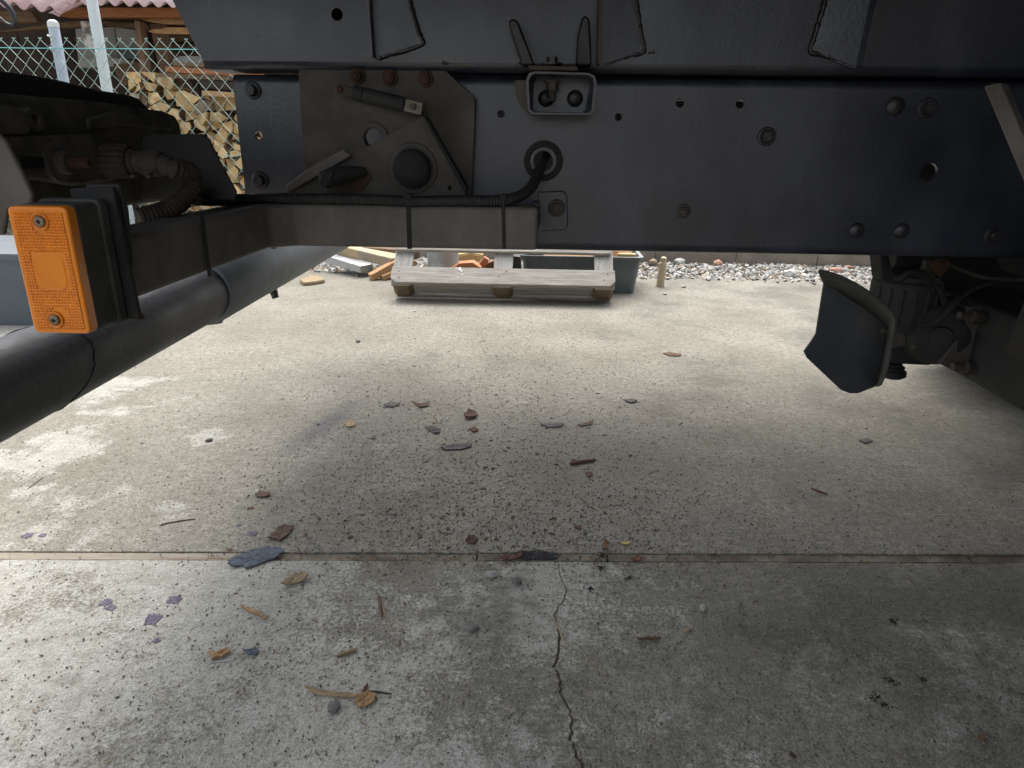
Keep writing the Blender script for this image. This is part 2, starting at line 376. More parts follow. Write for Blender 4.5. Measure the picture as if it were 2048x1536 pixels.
def tag(o, label=None, cat=None, group=None, kind=None):
    if label: o['label'] = label
    if cat: o['category'] = cat
    if group: o['group'] = group
    if kind: o['kind'] = kind
    return o
def empty(name, loc, label, cat, group=None):
    o = bpy.data.objects.new(name, None); COL.objects.link(o); o.location = loc; o.empty_display_size = .1
    o.matrix_world = Matrix.Translation(Vector(loc))
    return tag(o, label, cat, group)
def smooth_path(pts, n=12):
    P = [Vector(p) for p in pts]; P = [P[0] * 2 - P[1]] + P + [P[-1] * 2 - P[-2]]; res = []
    for i in range(1, len(P) - 2):
        for k in range(n):
            t = k / n; a, b, c, d = P[i-1], P[i], P[i+1], P[i+2]
            res.append(.5 * ((2*b) + (c-a)*t + (2*a-5*b+4*c-d)*t*t + (-a+3*b-3*c+d)*t**3))
    res.append(P[-2]); return res
def resample(path, step):
    res = [path[0]]; acc = 0
    for a, b in zip(path, path[1:]):
        L = (b - a).length; t = step - acc
        while t <= L:
            res.append(a.lerp(b, t / L)); t += step
        acc = (acc + L) % step
    return res
def ribbed(mb, pts, r, pitch, seg=14, mi=0, depth=.84):
    p = resample(smooth_path(pts, 16), pitch / 4)
    mb.tube(p, [r if (i % 4) in (0, 1) else r * depth for i in range(len(p))], seg, mi); return mb
def circ(c, r, n=20, axes=((1,0,0),(0,0,1))):
    u, v = Vector(axes[0]), Vector(axes[1]); c = Vector(c)
    return [c + u * (r * math.cos(2*math.pi*i/n)) + v * (r * math.sin(2*math.pi*i/n)) for i in range(n)]
def poly(pp, Y=None, X=None, Z=None): return [at(x, y, Y=Y, X=X, Z=Z) for x, y in pp]

# ================================================================== GROUND
ground = MB().add([(-60,-40,-.06),(60,-40,-.06),(60,90,-.06),(-60,90,-.06)], [(0,1,2,3)]).build('ground', 'soil', smooth=0)
tag(ground, kind='structure')
g = lambda x, y, z=0.0: at(x, y, Z=z)
SM = []
a_, b_ = g(480, 965), g(760, 775); c_ = (a_ + b_) / 2
SM.append((c_.x, c_.y, math.atan2((b_-a_).y, (b_-a_).x), (b_-a_).length*.42, .06, .7, (.115, .112, .118)))
p_ = g(1150, 880); SM.append((p_.x, p_.y, 0, .50, .42, .45, (.13, .122, .105)))
p_ = g(860, 800); SM.append((p_.x, p_.y, .4, .30, .30, .35, (.15, .14, .125)))
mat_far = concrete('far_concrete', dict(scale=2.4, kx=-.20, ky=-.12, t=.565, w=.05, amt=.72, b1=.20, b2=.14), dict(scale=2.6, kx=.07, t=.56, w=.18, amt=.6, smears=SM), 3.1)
p_ = g(1080, 1106); q_ = g(760, 1250)
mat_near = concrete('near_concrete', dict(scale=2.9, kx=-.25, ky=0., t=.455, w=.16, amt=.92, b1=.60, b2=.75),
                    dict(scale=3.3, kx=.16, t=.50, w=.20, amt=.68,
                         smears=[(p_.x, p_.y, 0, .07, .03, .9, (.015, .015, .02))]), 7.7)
_ja, _jb = at(0, 1110, Z=0), at(2048, 1117, Z=0)
JK = (_jb.y - _ja.y) / (_jb.x - _ja.x); JW = .0135
def yj(x): return _ja.y + (x - _ja.x) * JK
# far slab (kept as one sheet with a slightly uneven near edge)
def slab(name, outline, mat, z=0., t=.055):
    mb = MB().prism([(x, y, z) for x, y in outline], (0, 0, -t)); o = mb.build(name, mat, smooth=0, bevel=.0016); return tag(o, kind='structure')
rr = random.Random(4)
edge = [(-4 + i * .04, yj(-4 + i * .04) + JW + .002 + .0022 * noise.noise((i * .37, 2, 0))) for i in range(200)]
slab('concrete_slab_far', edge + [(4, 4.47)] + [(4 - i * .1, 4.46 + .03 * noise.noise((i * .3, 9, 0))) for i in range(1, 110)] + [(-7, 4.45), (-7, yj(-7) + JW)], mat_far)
# near slab, split by the crack that runs towards the camera
crack_px = [(1118, 1140), (1131, 1172), (1128, 1200), (1108, 1228), (1117, 1262), (1118, 1300), (1107, 1334), (1121, 1358), (1121, 1378), (1136, 1412),
            (1146, 1440), (1141, 1470), (1152, 1500), (1166, 1536), (1172, 1600)]
crk = []
for i, (x, y) in enumerate(crack_px):
    p = g(x, y); crk.append(p)
    if i < len(crack_px) - 1:
        q = g(*crack_px[i + 1])
        for k in (.25, .5, .75):
            m_ = p.lerp(q, k); crk.append(m_ + Vector((rr.uniform(-.0035, .0035), rr.uniform(-.003, .003), 0)))
crk = [Vector((crk[0].x - .002, yj(crk[0].x) - JW - .003, 0))] + crk + [Vector((.10, -1.5, 0))]
gap = lambda i: .0003 + min(.0018, .00005 * i + (.0004 if i > 14 else 0) + .0011 * abs(noise.noise((i * .7, 3, 1))))
L_ = [(p.x - gap(i), p.y) for i, p in enumerate(crk)]; R_ = [(p.x + gap(i), p.y) for i, p in enumerate(crk)]
edge2 = lambda xs: [(x, yj(x) - JW - .003 + .0022 * noise.noise((x * 9, 5, 0))) for x in xs]
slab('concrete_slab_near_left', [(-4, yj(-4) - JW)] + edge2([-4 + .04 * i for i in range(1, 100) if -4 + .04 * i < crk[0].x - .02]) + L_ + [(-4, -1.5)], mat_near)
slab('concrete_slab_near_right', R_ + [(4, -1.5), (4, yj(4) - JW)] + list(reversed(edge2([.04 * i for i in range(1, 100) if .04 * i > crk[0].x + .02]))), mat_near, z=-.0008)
o = MB().prism([(x, y, -.0035) for x, y in L_] + [(x, y, -.0035) for x, y in reversed(R_)], (0, 0, -.02)).build('crack_dirt', 'soil', smooth=0); tag(o, kind='structure')
# wooden joint strip, in lengths
sx = [-4, -1.9, -.62, -.12, .16, .95, 2.2, 4]
js = MB().add([(-4, yj(-4) - .03, -.05), (4, yj(4) - .03, -.05), (4, yj(4) + .03, -.05), (-4, yj(-4) + .03, -.05)], [(0,1,2,3)]).build('joint_bed', 'soil', smooth=0)
tag(js, kind='structure')
for i in range(len(sx) - 1):
    zz = -.0010 - .0010 * (i % 3)
    u0, u1 = sx[i] + .002, sx[i+1] - .002
    o = MB().prism([(u0, yj(u0) - JW + .0005, zz), (u1, yj(u1) - JW + .0005, zz), (u1, yj(u1) + JW - .0005, zz), (u0, yj(u0) + JW - .0005, zz)], (0, 0, -.03)).build('joint_strip', 'strip' if i < 2 else 'joint_dirt', js, smooth=0, bevel=.0015)
# purple paint spots dripped on the near slab
for i, (x, y, r) in enumerate(((305, 1237, .021), (348, 1199, .017), (213, 1204, .014), (222, 1214, .012), (313, 1281, .008), (55, 1070, .014), (85, 1070, .01), (505, 1066, .014), (478, 1050, .008))):
    c = g(x, y, .0012 if y > 1110 else .0012); pts = []
    for k in range(44):
        a = 2 * math.pi * k / 44; q = r * (.62 + .5 * abs(noise.noise((i * 5 + math.cos(a) * 1.9, math.sin(a) * 1.9, i)))) * random.uniform(.78, 1.18)
        pts.append(c + Vector((math.cos(a) * q * 1.05, math.sin(a) * q, 0)))
    o = MB().prism(pts, (0, 0, -.0006)).build('paint_spot', 'purple', bpy.data.objects['concrete_slab_near_left' if y > 1110 else 'concrete_slab_far'], smooth=0)

wp = [g(x, y, .0016) for x, y in ((1000, 1113), (1022, 1108), (1040, 1101), (1062, 1102), (1078, 1099), (1098, 1104), (1118, 1106), (1112, 1112), (1116, 1117), (1090, 1119), (1066, 1118), (1050, 1120), (1034, 1116), (1016, 1118))]
MB().prism(wp, (0, 0, -.0012)).build('oil_patch', 'wet', bpy.data.objects['concrete_slab_far'], smooth=0)
# ================================================================== TRUCK
truck = empty('truck', (0.5, 1.6, 0), 'black truck chassis with orange side marker parked across the concrete yard', 'truck')
YR = 1.20
zt, zb = at(1400, 156, Y=YR).z, at(1400, 507, Y=YR).z
xl_t, xl_b = at(465, 130, Y=YR).x, at(486, 372, Y=YR).x
XL = (xl_t + xl_b) / 2
RC = .014
holes = []
HOLES = [(517, 271, 7.5), (1002, 228, 7), (1237, 234, 7), (1360, 206, 8), (1480, 208, 8), (1857, 345, 17), (1087, 322, 25), (747, 275, 21)]
for (x, y, r) in HOLES: holes.append(circ(at(x, y, Y=YR), r * mpp(YR), 20))
def rail(name, Y, sgn, with_holes):
    mb = MB()
    rect = [(XL, Y, zb + RC), (4.6, Y, zb + RC), (4.6, Y, zt - RC), (XL, Y, zt - RC)]
    mb.prism(rect, (0, .008 * sgn, 0), holes=holes if with_holes else ())
    for (zc, s) in ((zt - RC, 1), (zb + RC, -1)):
        prof = [(Y + sgn * RC * (1 - math.cos(R(a))), zc + s * RC * math.sin(R(a))) for a in range(0, 91, 15)]
        prof += [(Y + sgn * .075, zc + s * RC), (Y + sgn * .075, zc + s * (RC - .008)), (Y + sgn * .0085, zc + s * (RC - .008)), (Y + sgn * .008, zc)]
        pr = [Vector((XL, a, b)) for a, b in prof]
        mb.prism(pr, (4.6 - XL, 0, 0))
    return mb.build(name, 'paint', truck, smooth=30)
rl = rail('chassis_rail', YR, 1, True)
rail('chassis_rail', 2.06, -1, False)
MP = mpp(YR)
def hexbolt(x, y, r, Y=YR, mat='bolt', parent=None, h=.012, flange=True, stud=0, rot=0, name='bolt'):
    c = at(x, y, Y=Y); mb = MB(); mp_ = mpp(Y); rr_ = r * mp_
    if flange: mb.lathe([(rr_, 0), (rr_, .002), (rr_ * .92, .0035)], c, (0, -1, 0), 20)
    hx = [c + Vector((math.cos(R(60*i + rot)) * rr_ * .66, -.0035, math.sin(R(60*i + rot)) * rr_ * .66)) for i in range(6)]
    mb.prism(hx, (0, -h, 0))
    if stud: mb.lathe([(rr_ * .36, h), (rr_ * .36, h + stud * .85), (rr_ * .3, h + stud)], c, (0, -1, 0), 12)
    return mb.build(name, mat, parent or rl, smooth=25, bevel=.0008)
def dome(x, y, r, Y=YR, mat='bolt', parent=None, h=.5, name='rivet', dimple=True):
    c = at(x, y, Y=Y); rr_ = r * mpp(Y); prof = [(rr_ * math.cos(R(a)), rr_ * h * math.sin(R(a))) for a in range(0, 80, 10)]
    if dimple: prof += [(rr_ * .16, rr_ * h), (rr_ * .12, rr_ * h * .8)]
    else: prof += [(rr_ * .05, rr_ * h)]
    return MB().lathe([(rr_, -.001)] + prof, c, (0, -1, 0), 24).build(name, mat, parent or rl)
hexbolt(506, 181, 16, rot=12); hexbolt(521, 361, 17, rot=25)
hexbolt(1366, 422, 14, mat='bolt_dusty', stud=.007, h=.008)
for x, y, r in ((1713, 461, 15), (1803, 462, 15), (1790, 213, 17)): dome(x, y, r)
hexbolt(1854, 216, 18, h=.010, stud=.004, rot=8); hexbolt(1985, 471, 16, h=.010, rot=18)
# square-headed plug
c = at(1533, 273, Y=YR); mb = MB().lathe([(17*MP, 0), (17*MP, .003), (15*MP, .0045), (12*MP, .0045), (11*MP, .0025)], c, (0, -1, 0), 24)
mb.box((c.x - 8*MP, c.y - .008, c.z - 8*MP), (c.x + 8*MP, c.y - .002, c.z + 8*MP)); mb.build('plug', 'bolt', rl, bevel=.0008)

# ---- upper sub-frame that carries the body
YS = 1.176
zs = at(1400, 148, Y=YS).z
cut = poly([(335, -20), (397, 104), (402, 112)], Y=YS)
x_end = at(466, 118, Y=YS).x
mb = MB(); ZT = 1.25
r_ = .013
outline = [Vector((cut[0].x - .06, YS, cut[0].z + .10)), Vector((4.6, YS, cut[0].z + .10)), Vector((4.6, YS, zs + r_)), Vector((cut[2].x + .002, YS, zs + r_))]
outline[0] = cut[0] + (cut[0] - cut[1]).normalized() * .12
outline[1].z = outline[0].z
h1 = [circ(at(674, 29, Y=YS), 10.5 * mpp(YS), 20)]
mb.prism(outline, (0, .006, 0), holes=h1)
prof = [(YS + r_ * (1 - math.cos(R(a))), zs + r_ - r_ * math.sin(R(a))) for a in range(0, 91, 15)] + [(YS + .08, zs), (YS + .08, zs + .006), (YS + .007, zs + .006), (YS + .006, zs + r_)]
mb.prism([Vector((cut[2].x + .002, a, b)) for a, b in prof], (4.6 - cut[2].x, 0, 0))
sub = mb.build('subframe', 'paint', truck, smooth=30)
TOPZ = outline[0].z
MB().box((cut[2].x + .02, YS + .074, zs + .007), (4.6, YS + .079, TOPZ)).build('inner_web', 'paint', sub, smooth=0)
# far sub-frame beam
MB().box((cut[2].x, 2.06, zs), (4.6, 2.085, TOPZ)).build('subframe', 'paint', truck, bevel=.004)
# gussets (folded outriggers) with weld beads
def bead(pp, Y, r, parent, mat='paint_shade'):
    pts = [at(x, y, Y=Y) if len(q) == 2 else Vector() for q in pp for (x, y) in [q[:2]]]
    path = resample(smooth_path(pts, 10), .0035)
    path = [p + Vector((random.uniform(-.0004, .0004), 0, random.uniform(-.0004, .0004))) for p in path]
    MB().tube(path, [r * random.uniform(.75, 1.3) for _ in path], 7).build('weld_bead', mat, parent)
def gusset(front, web, proud, bd, finmat='paint'):
    """front: edge standing proud of the web (px at YS-proud), web: line welded to the web"""
    F = [at(x, y, Y=YS - proud) for x, y in front]; W = [at(x, y, Y=YS - .001) for x, y in web]
    mb = MB(); n = len(F)
    # folded sheet: fin standing straight out of the web, then the sloping cheek back to the weld line
    B = [Vector((p.x, YS - .001, p.z)) for p in F]
    for a, b in ((B, F), (F, W)):
        for i in range(n - 1): mb.add([a[i], a[i+1], b[i+1], b[i]], [(0, 1, 2, 3)])
    mb.add([F[-1], B[-1], W[-1]], [(0, 1, 2)])
    o = mb.build('gusset', 'paint', sub, smooth=0)
    s = o.modifiers.new('solid', 'SOLIDIFY'); s.thickness = .005; s.offset = 0
    bead(bd, YS - .002, .0035, sub)
    fin = MB(); Fo = [Vector((p.x, YS - .030, p.z)) for p in B]
    fin.v = [tuple(p) for p in B + Fo]; fin.f = [(q, q + 1, n + q + 1, n + q) for q in range(n - 1)]; fin.m = [0] * (n - 1)
    fo = fin.build('fin', finmat, sub, smooth=0); s = fo.modifiers.new('solid', 'SOLIDIFY'); s.thickness = .004; s.offset = 0
gusset([(742, -60), (744, 30), (750, 116)], [(812, -60), (832, 45), (846, 86)], .006, [(812, -40), (822, 10), (836, 60), (846, 86), (820, 98), (785, 107), (757, 117)])
gusset([(1199, -60), (1197, 40), (1196, 131)], [(1270, -60), (1277, 30), (1287, 104)], .006, [(1270, -40), (1275, 20), (1283, 70), (1288, 103), (1262, 110), (1230, 119), (1204, 129)], 'arm')
gusset([(1760, -60), (1737, 24), (1714, 135)], [(1660, -60), (1640, 30), (1619, 100)], .006, [(1662, -40), (1648, 10), (1630, 70), (1620, 102), (1640, 109), (1672, 117), (1700, 130)])
for cx_, cy_, n_, sp in ((1300, 108, 4, 14), (1215, 118, 4, 12), (900, 122, 5, 14), (1165, 130, 6, 6), (1040, 128, 6, 8)):
    mb = MB()
    for _ in range(n_):
        c = at(cx_ + random.gauss(0, sp), cy_ + random.gauss(0, sp * .35), Y=YS); rr_ = random.uniform(.0012, .003)
        mb.lathe([(rr_, -.001), (rr_ * .8, rr_ * .7), (rr_ * .2, rr_)], c, (0, -1, 0), 7)
    tag(mb.build('weld_spatter', 'paint_shade', sub), kind='stuff')
# body floor, side raves and rear frame above the sub-frame (out of frame, shades the ground)
bf = MB().box((-.96, .36, 1.30), (4.6, 2.92, 1.36)); bf.build('body_floor', 'paint', truck)
for i, x in enumerate([-.94, -.62, -.3, .12, .6, 1.1, 1.6, 2.1, 2.6, 3.2, 3.9]):
    MB().box((x, .37, TOPZ + .002), (x + .06, 2.91, 1.298)).build('cross_bearer', 'paint', truck, bevel=.003)
for y in (.30, 2.93): MB().box((-.96, y, 1.27), (4.6, y + .05, 1.48)).build('side_board', 'paint', truck, bevel=.004)

# ---- dusty mounting plate and lock
YP = 1.183
pl_out = poly([(595, 119), (874, 129), (882, 133), (949, 194), (951, 204), (943, 398), (611, 398)], Y=YP)
plate = MB().prism(pl_out, (0, .0168, 0), holes=[circ(at(746, 275, Y=YP), 17 * mpp(YP), 24)]).build('mounting_plate', 'dust', truck, bevel=.0015)
for x, y in ((715, 152), (781, 156), (851, 158)):
    hexbolt(x, y, 15, Y=YP, mat='rust', parent=plate, h=.010, stud=.006, rot=random.uniform(0, 60), name='nut')
# raised boss round the hole
c = at(747, 276, Y=YP); k = mpp(YP)
MB().lathe([(29*k, 0), (28*k, .004), (19*k, .004), (17.2*k, 0)], c, (0, -1, 0), 28, cap=False).build('boss', 'dust', plate)
# gas strut
YG = 1.155
a, b = at(672, 177, Y=YG), at(842, 217, Y=YG); ax = (b - a).normalized(); Lg = (b - a).length; kk = mpp(YG)
gs = MB().lathe([(12*kk, Lg*.20), (14*kk, Lg*.215), (14*kk, Lg*.315), (12.5*kk, Lg*.32), (12.5*kk, Lg*.33), (14*kk, Lg*.335), (14*kk, Lg*.80), (12*kk, Lg*.815)], a, ax, 20)
gs = gs.build('gas_strut', 'plastic', truck)
up = Vector((0, -1, 0)); sd_ = ax.cross(up)
def clevis(org, l, wdt, mat):
    m4 = Matrix((ax, up, sd_)).transposed().to_4x4(); m4.translation = org
    MB().box((0, -.008, -wdt), (l, .008, wdt), m4).build('clevis', mat, gs, bevel=.002)
clevis(a + ax * .001, Lg * .21, 9*kk, 'bolt_dusty'); clevis(a + ax * Lg * .81, Lg * .22, 12*kk, 'zinc')
for t, mt in ((.06, 'rust'), (.92, 'dust')):
    p = a + ax * Lg * t
    MB().lathe([(6*kk, -.025), (6*kk, .011), (4.5*kk, .0125)], p, (0, -1, 0), 14).build('pin', mt, gs)
# angled catch plate with folded lips
YC = 1.150
cp = poly([(847, 232), (930, 386), (934, 398), (580, 398), (575, 386), (600, 368), (700, 311), (770, 273)], Y=YC)
catch = MB().prism(cp, (0, .006, 0), holes=[circ(at(900, 376, Y=YC), 4.5 * mpp(YC), 14)]).build('catch_plate', 'dust', truck, bevel=.0015)
lip = poly([(847, 230), (850, 236), (575, 388), (571, 378)], Y=YC)
MB().prism(poly([(848, 231), (855, 239), (935, 378), (929, 384)], Y=YC - .022), (0, .028, 0)).build('lip', 'rubber', catch, bevel=.002)
MB().prism(poly([(686, 299), (703, 311), (577, 385), (571, 371), (612, 340)], Y=YC - .012), (0, .012, 0)).build('lip', 'arm', catch, bevel=.002)
c = at(826, 337, Y=YC); k = mpp(YC)
MB().lathe([(48*k, 0), (46*k, .003), (40*k, .004), (39*k, .006)], c, (0, -1, 0), 32).build('washer', 'dust', catch)
pr = [(37*k, .004), (36.5*k, .012)] + [(36*k * math.cos(R(a)), .014 + 15*k * math.sin(R(a))) for a in range(0, 90, 12)] + [(1*k, .014 + 15*k)]
MB().lathe(pr, c, (0, -1, 0), 32).build('dome_cap', 'rubber', catch)
# lever with rubber grip poking out of a slot
pth = smooth_path([at(728, 344, Y=YC - .004), at(700, 346, Y=YC - .02), at(668, 352, Y=YC - .036), at(645, 362, Y=YC - .046)], 8)
n_ = len(pth)
MB().tube(pth, [.0075 + .0065 * min(1, i / n_ * 1.6) for i in range(n_)], 16).build('lever', 'plastic', catch)
MB().prism(poly([(641, 349), (648, 342), (664, 341), (668, 347), (660, 366), (650, 376), (643, 374), (638, 364)], Y=YC - .058), (0, .006, 0)).build('lever_cap', 'rubber', catch, bevel=.003, seg=3)
MB().prism(poly([(716, 336), (742, 350), (744, 358), (722, 384), (696, 388), (700, 360)], Y=YC - .002), (0, .003, 0)).build('slot', 'rust', catch, bevel=.001)

# ---- pressed bracket with its V-foot
YB = 1.135
pan_o = [(1058, 146), (1070, 142), (1178, 146), (1190, 152), (1193, 165), (1188, 222), (1180, 230), (1066, 229), (1056, 222), (1052, 160)]
pan_i = [(1072, 158), (1080, 153), (1168, 157), (1178, 163), (1178, 178), (1170, 220), (1164, 225), (1072, 223), (1066, 217), (1068, 168)]
O1 = poly(pan_o, Y=YB); I1 = poly([(1063, 150), (1072, 147), (1176, 150), (1186, 156), (1188, 167), (1183, 220), (1177, 226), (1069, 225), (1060, 219), (1057, 162)], Y=YB)
I2 = poly(pan_i, Y=YR - .006); O2 = [Vector((p.x, YR - .0005, p.z)) for p in O1]
mb = MB(); n = len(O1)
for A, Bq in ((O2, O1), (O1, I1), (I1, I2)):
    for i in range(n): mb.add([A[i], A[(i+1) % n], Bq[(i+1) % n], Bq[i]], [(0, 1, 2, 3)])
mb.add(I2, [tuple(range(n))])
bm_ = mb
brk = mb.build('pressed_bracket', 'paint', truck, smooth=50)
for x, y in ((1092, 197), (1150, 197)): dome(x, y, 15, Y=YR - .006, parent=brk, mat='bolt')
# skirt on the left of the bracket
MB().prism(poly([(1030, 160), (1056, 160), (1056, 226), (1040, 210), (1030, 185)], Y=YR - .006), (0, .005, 0)).build('skirt', 'dust', brk, bevel=.001)
# bolt through the top of the bracket
c = at(1105, 160, Y=1.165); kb = mpp(1.165)
mb = MB().lathe([(15*kb, 0), (15*kb, .003)], c + Vector((0, 0, -.001)), (0, 0, -1), 16)
mb.prism([c + Vector((math.cos(R(60*i)) * 12*kb, math.sin(R(60*i)) * 12*kb, -.004)) for i in range(6)], (0, 0, -.011))
for i in range(5): mb.lathe([(7*kb, 0), (8*kb, .0015), (7*kb, .003)], c + Vector((0, 0, -.015 - .003*i)), (0, 0, -1), 12)
mb.build('threaded_bolt', 'bolt_dusty', brk, smooth=30)
foot = MB().prism(poly([(1056, 130), (1154, 132), (1158, 141), (1060, 139)], Y=1.125), (0, .05, 0)).build('foot_plate', 'bolt_dusty', truck, bevel=.0015)
hb = at(1104, 122, Y=1.15); kb = mpp(1.15)
mb = MB().lathe([(19*kb, 0), (19*kb, .003)], at(1104, 130, Y=1.15), (0, 0, 1), 16)
mb.prism([at(1104, 127, Y=1.15) + Vector((math.cos(R(60*i)) * 10*kb, math.sin(R(60*i)) * 10*kb, 0)) for i in range(6)], (0, 0, .009)); mb.build('bolt', 'bolt', foot, smooth=25)
for pp in ([(1017, 40), (1028, 37), (1037, 44), (1070, 131), (1044, 131), (1020, 60)], [(1164, 34), (1172, 30), (1180, 40), (1184, 131), (1152, 131), (1156, 70)]):
    MB().prism(poly(pp, Y=1.150), (0, .03, 0)).build('foot_rib', 'paint_shade', foot, bevel=.003)

# ---- grommet, conduit, arm
c = at(1087, 322, Y=YR); gr_ = MB().lathe([(37*MP, 0), (37*MP, .003), (34*MP, .0045), (27*MP, .0045), (25*MP, .003), (24*MP, -.006)], c, (0, -1, 0), 36, cap=False).build('grommet', 'rubber', truck)
MB().lathe([(25*MP, .0055), (22*MP, .0065), (19*MP, .0055), (18*MP, -.01)], c, (0, -1, 0), 36, cap=False).build('inner_ring', 'white_ring', gr_)
YA = 1.085                       # front face of the arm's long leg
ka = mpp(YA)
za1, za0 = at(800, 411, Y=YA).z, at(800, 496, Y=YA).z
xa1 = at(1076, 450, Y=YA).x
xa0 = at(536, 450, Y=YA).x
D = za1 - za0
zE1, zE0 = at(262, 476, X=xa0 + .006).z, at(262, 602, X=xa0 + .006).z
yE = at(262, 540, X=xa0 + .006).y
arm_mb = MB()
# swept rectangular tube: long leg along X, then out towards the side of the truck
sec = [((xa1, YA), (xa1, YA + .05), za0, za1), ((xa0 + .045, YA), (xa0, YA + .05), za0, za1), ((xa0 + .012, YA - .028), (xa0 - .045, YA - .0), za0 + .001, za1 + .001),
       ((xa0 + .006, yE), (xa0 - .052, yE), za0 + .004, za1 + .004)]
vs = []
for (p, q, z0, z1) in sec: vs += [(p[0], p[1], z0), (p[0], p[1], z1), (q[0], q[1], z1), (q[0], q[1], z0)]
fs = []
for i in range(len(sec) - 1):
    for k_ in range(4): fs.append((i*4+k_, (i+1)*4+k_, (i+1)*4+(k_+1) % 4, i*4+(k_+1) % 4))
fs += [(0, 1, 2, 3), tuple(reversed([(len(sec)-1)*4 + j for j in range(4)]))]
arm = arm_mb.add(vs, [tuple(reversed(f)) for f in fs]).build('light_arm', 'arm', truck, bevel=.006, seg=3, smooth=40)
tab = MB().prism(poly([(1076, 384), (1126, 382), (1134, 390), (1136, 452), (1130, 460), (1080, 462)], Y=YR - .006), (0, .0055, 0)).build('mounting_tab', 'paint', arm, bevel=.0015)
hexbolt(1113, 416, 17, Y=YR - .006, parent=arm, mat='bolt_dusty', h=.009, stud=.006, rot=14, name='nut')
MB().box(tuple(at(1062, 455, Y=YR - .05)), tuple(at(1079, 400, Y=YR) + Vector((0, -.001, 0)))).build('end_flange', 'paint', arm, bevel=.002)
cpts = [at(392, 398, Y=.93), at(430, 400, Y=.99), at(490, 399, Y=YA - .02), at(560, 397, Y=YA - .004), at(700, 398, Y=YA + .002), at(800, 401, Y=YA), at(815, 403, Y=YA), at(900, 401, Y=YA), at(985, 401, Y=YA),
        at(1030, 396, Y=YA + .015), at(1062, 375, Y=YA + .05), at(1076, 345, Y=YR - .02), at(1086, 325, Y=YR + .02), at(1092, 310, Y=YR + .07)]
conduit = ribbed(MB(), cpts, 11.0 * ka, .0042, 14).build('wiring_conduit', 'conduit', truck, smooth=60)
def band(px, w, mat='rubber', Y=YA, top=392, bot=498, side=False, lean=0, name='cable_tie', proud=.0015):
    a_ = at(px - w/2, top, Y=Y - proud); b_ = at(px + w/2 + lean, bot, Y=Y - proud)
    mb = MB().prism([at(px - w/2, top, Y=Y-proud), at(px + w/2, top, Y=Y-proud), at(px + w/2 + lean, bot, Y=Y-proud), at(px - w/2 + lean, bot, Y=Y-proud)], (0, .0013, 0))
    mb.box((a_.x, Y - proud - .0005, a_.z), (a_.x + w * ka, Y + .03, a_.z + .0018))
    mb.box((a_.x - .002, Y - .006, a_.z - .004), (a_.x + w * ka + .002, Y + .001, a_.z + .003))
    mb.build(name, mat, arm, smooth=0, bevel=.0005)
band(547, 10, 'arm'); band(816, 9, 'rubber', lean=3); band(1006, 7, 'rubber', lean=2)
# tie round the short leg
xt = xa0 + .0045
ty = at(398, 480, X=xt).y
MB().box((xt + .006, ty - .003, za0 - .002), (xt + .0085, ty + .003, za1 + .010)).build('cable_tie', 'rubber', arm, bevel=.0005)

# ---- amber side marker
YM = .60; km = mpp(YM)
def quad(pts, Y): return poly(pts, Y=Y)
def rrect(c0, c1, c2, c3, r, n=5):
    """rounded quadrilateral from four 3D corners"""
    C = [c0, c1, c2, c3]; res = []
    for i in range(4):
        p, a, b = C[i], C[i-1], C[(i+1) % 4]; da, db = (a-p).normalized(), (b-p).normalized()
        s, e = p + da*r, p + db*r
        for k_ in range(n + 1):
            t = k_ / n; res.append((s*(1-t)**2 + p*2*t*(1-t) + e*t*t))
    return res
tl, br_ = at(14, 411, Y=YM), at(184, 670, Y=YM)
x0, x1, z1, z0 = tl.x, at(160, 420, Y=YM).x, tl.z, br_.z
x1 = at(157, 545, Y=YM).x; x0 = at(38, 541, Y=YM).x
box4 = lambda m_, Y: [Vector((x0+m_, Y, z1-m_)), Vector((x1-m_, Y, z1-m_)), Vector((x1-m_, Y, z0+m_)), Vector((x0+m_, Y, z0+m_))]
marker = MB()
marker.prism(rrect(*box4(0, YM + .012), .006), (0, .045, 0))
marker.prism(rrect(*box4(-.002, YM + .044), .006), (0, .014, 0))
marker = marker.build('side_marker', 'housing', truck, bevel=.0025, seg=3)
lens = MB().prism(rrect(*box4(.0005, YM + .001), .006), (0, .0135, 0)).build('lens', 'amber', marker, bevel=.002, seg=3)
# prismatic reflector field: small pyramids in a field inside the lens rim
mb = MB(); pit = .0026; s0 = (x0 + .005, z0 + .005); nx, nz_ = int((x1-x0-.009) / pit), int((z1-z0-.009) / pit)
for i in range(nx):
    for j in range(nz_):
        xx, zz = s0[0] + i*pit, s0[1] + j*pit
        u_, v_ = (xx - (x0+x1)/2), (zz - (z0+z1)/2)
        if abs(u_) < .015 and abs(v_) < .017: continue
        if any((u_ - a)**2 + (v_ - b)**2 < .0075**2 for a, b in ((0, .040), (0, -.040))): continue
        y_ = YM + .0006
        mb.add([(xx, y_, zz), (xx+pit, y_, zz), (xx+pit, y_, zz+pit), (xx, y_, zz+pit), (xx+pit*.5, y_ - .0011, zz+pit*.35)], [(0,1,4), (1,2,4), (2,3,4), (3,0,4)])
o = mb.build('reflector_prisms', 'amber_face', marker, smooth=0); o['kind'] = 'stuff'
cm = Vector(((x0+x1)/2, YM, (z0+z1)/2))
MB().prism(rrect(cm + Vector((-.015, .0006, .017)), cm + Vector((.015, .0006, .017)), cm + Vector((.015, .0006, -.017)), cm + Vector((-.015, .0006, -.017)), .010), (0, .002, 0)).build('clear_window', 'amber', marker, bevel=.001)
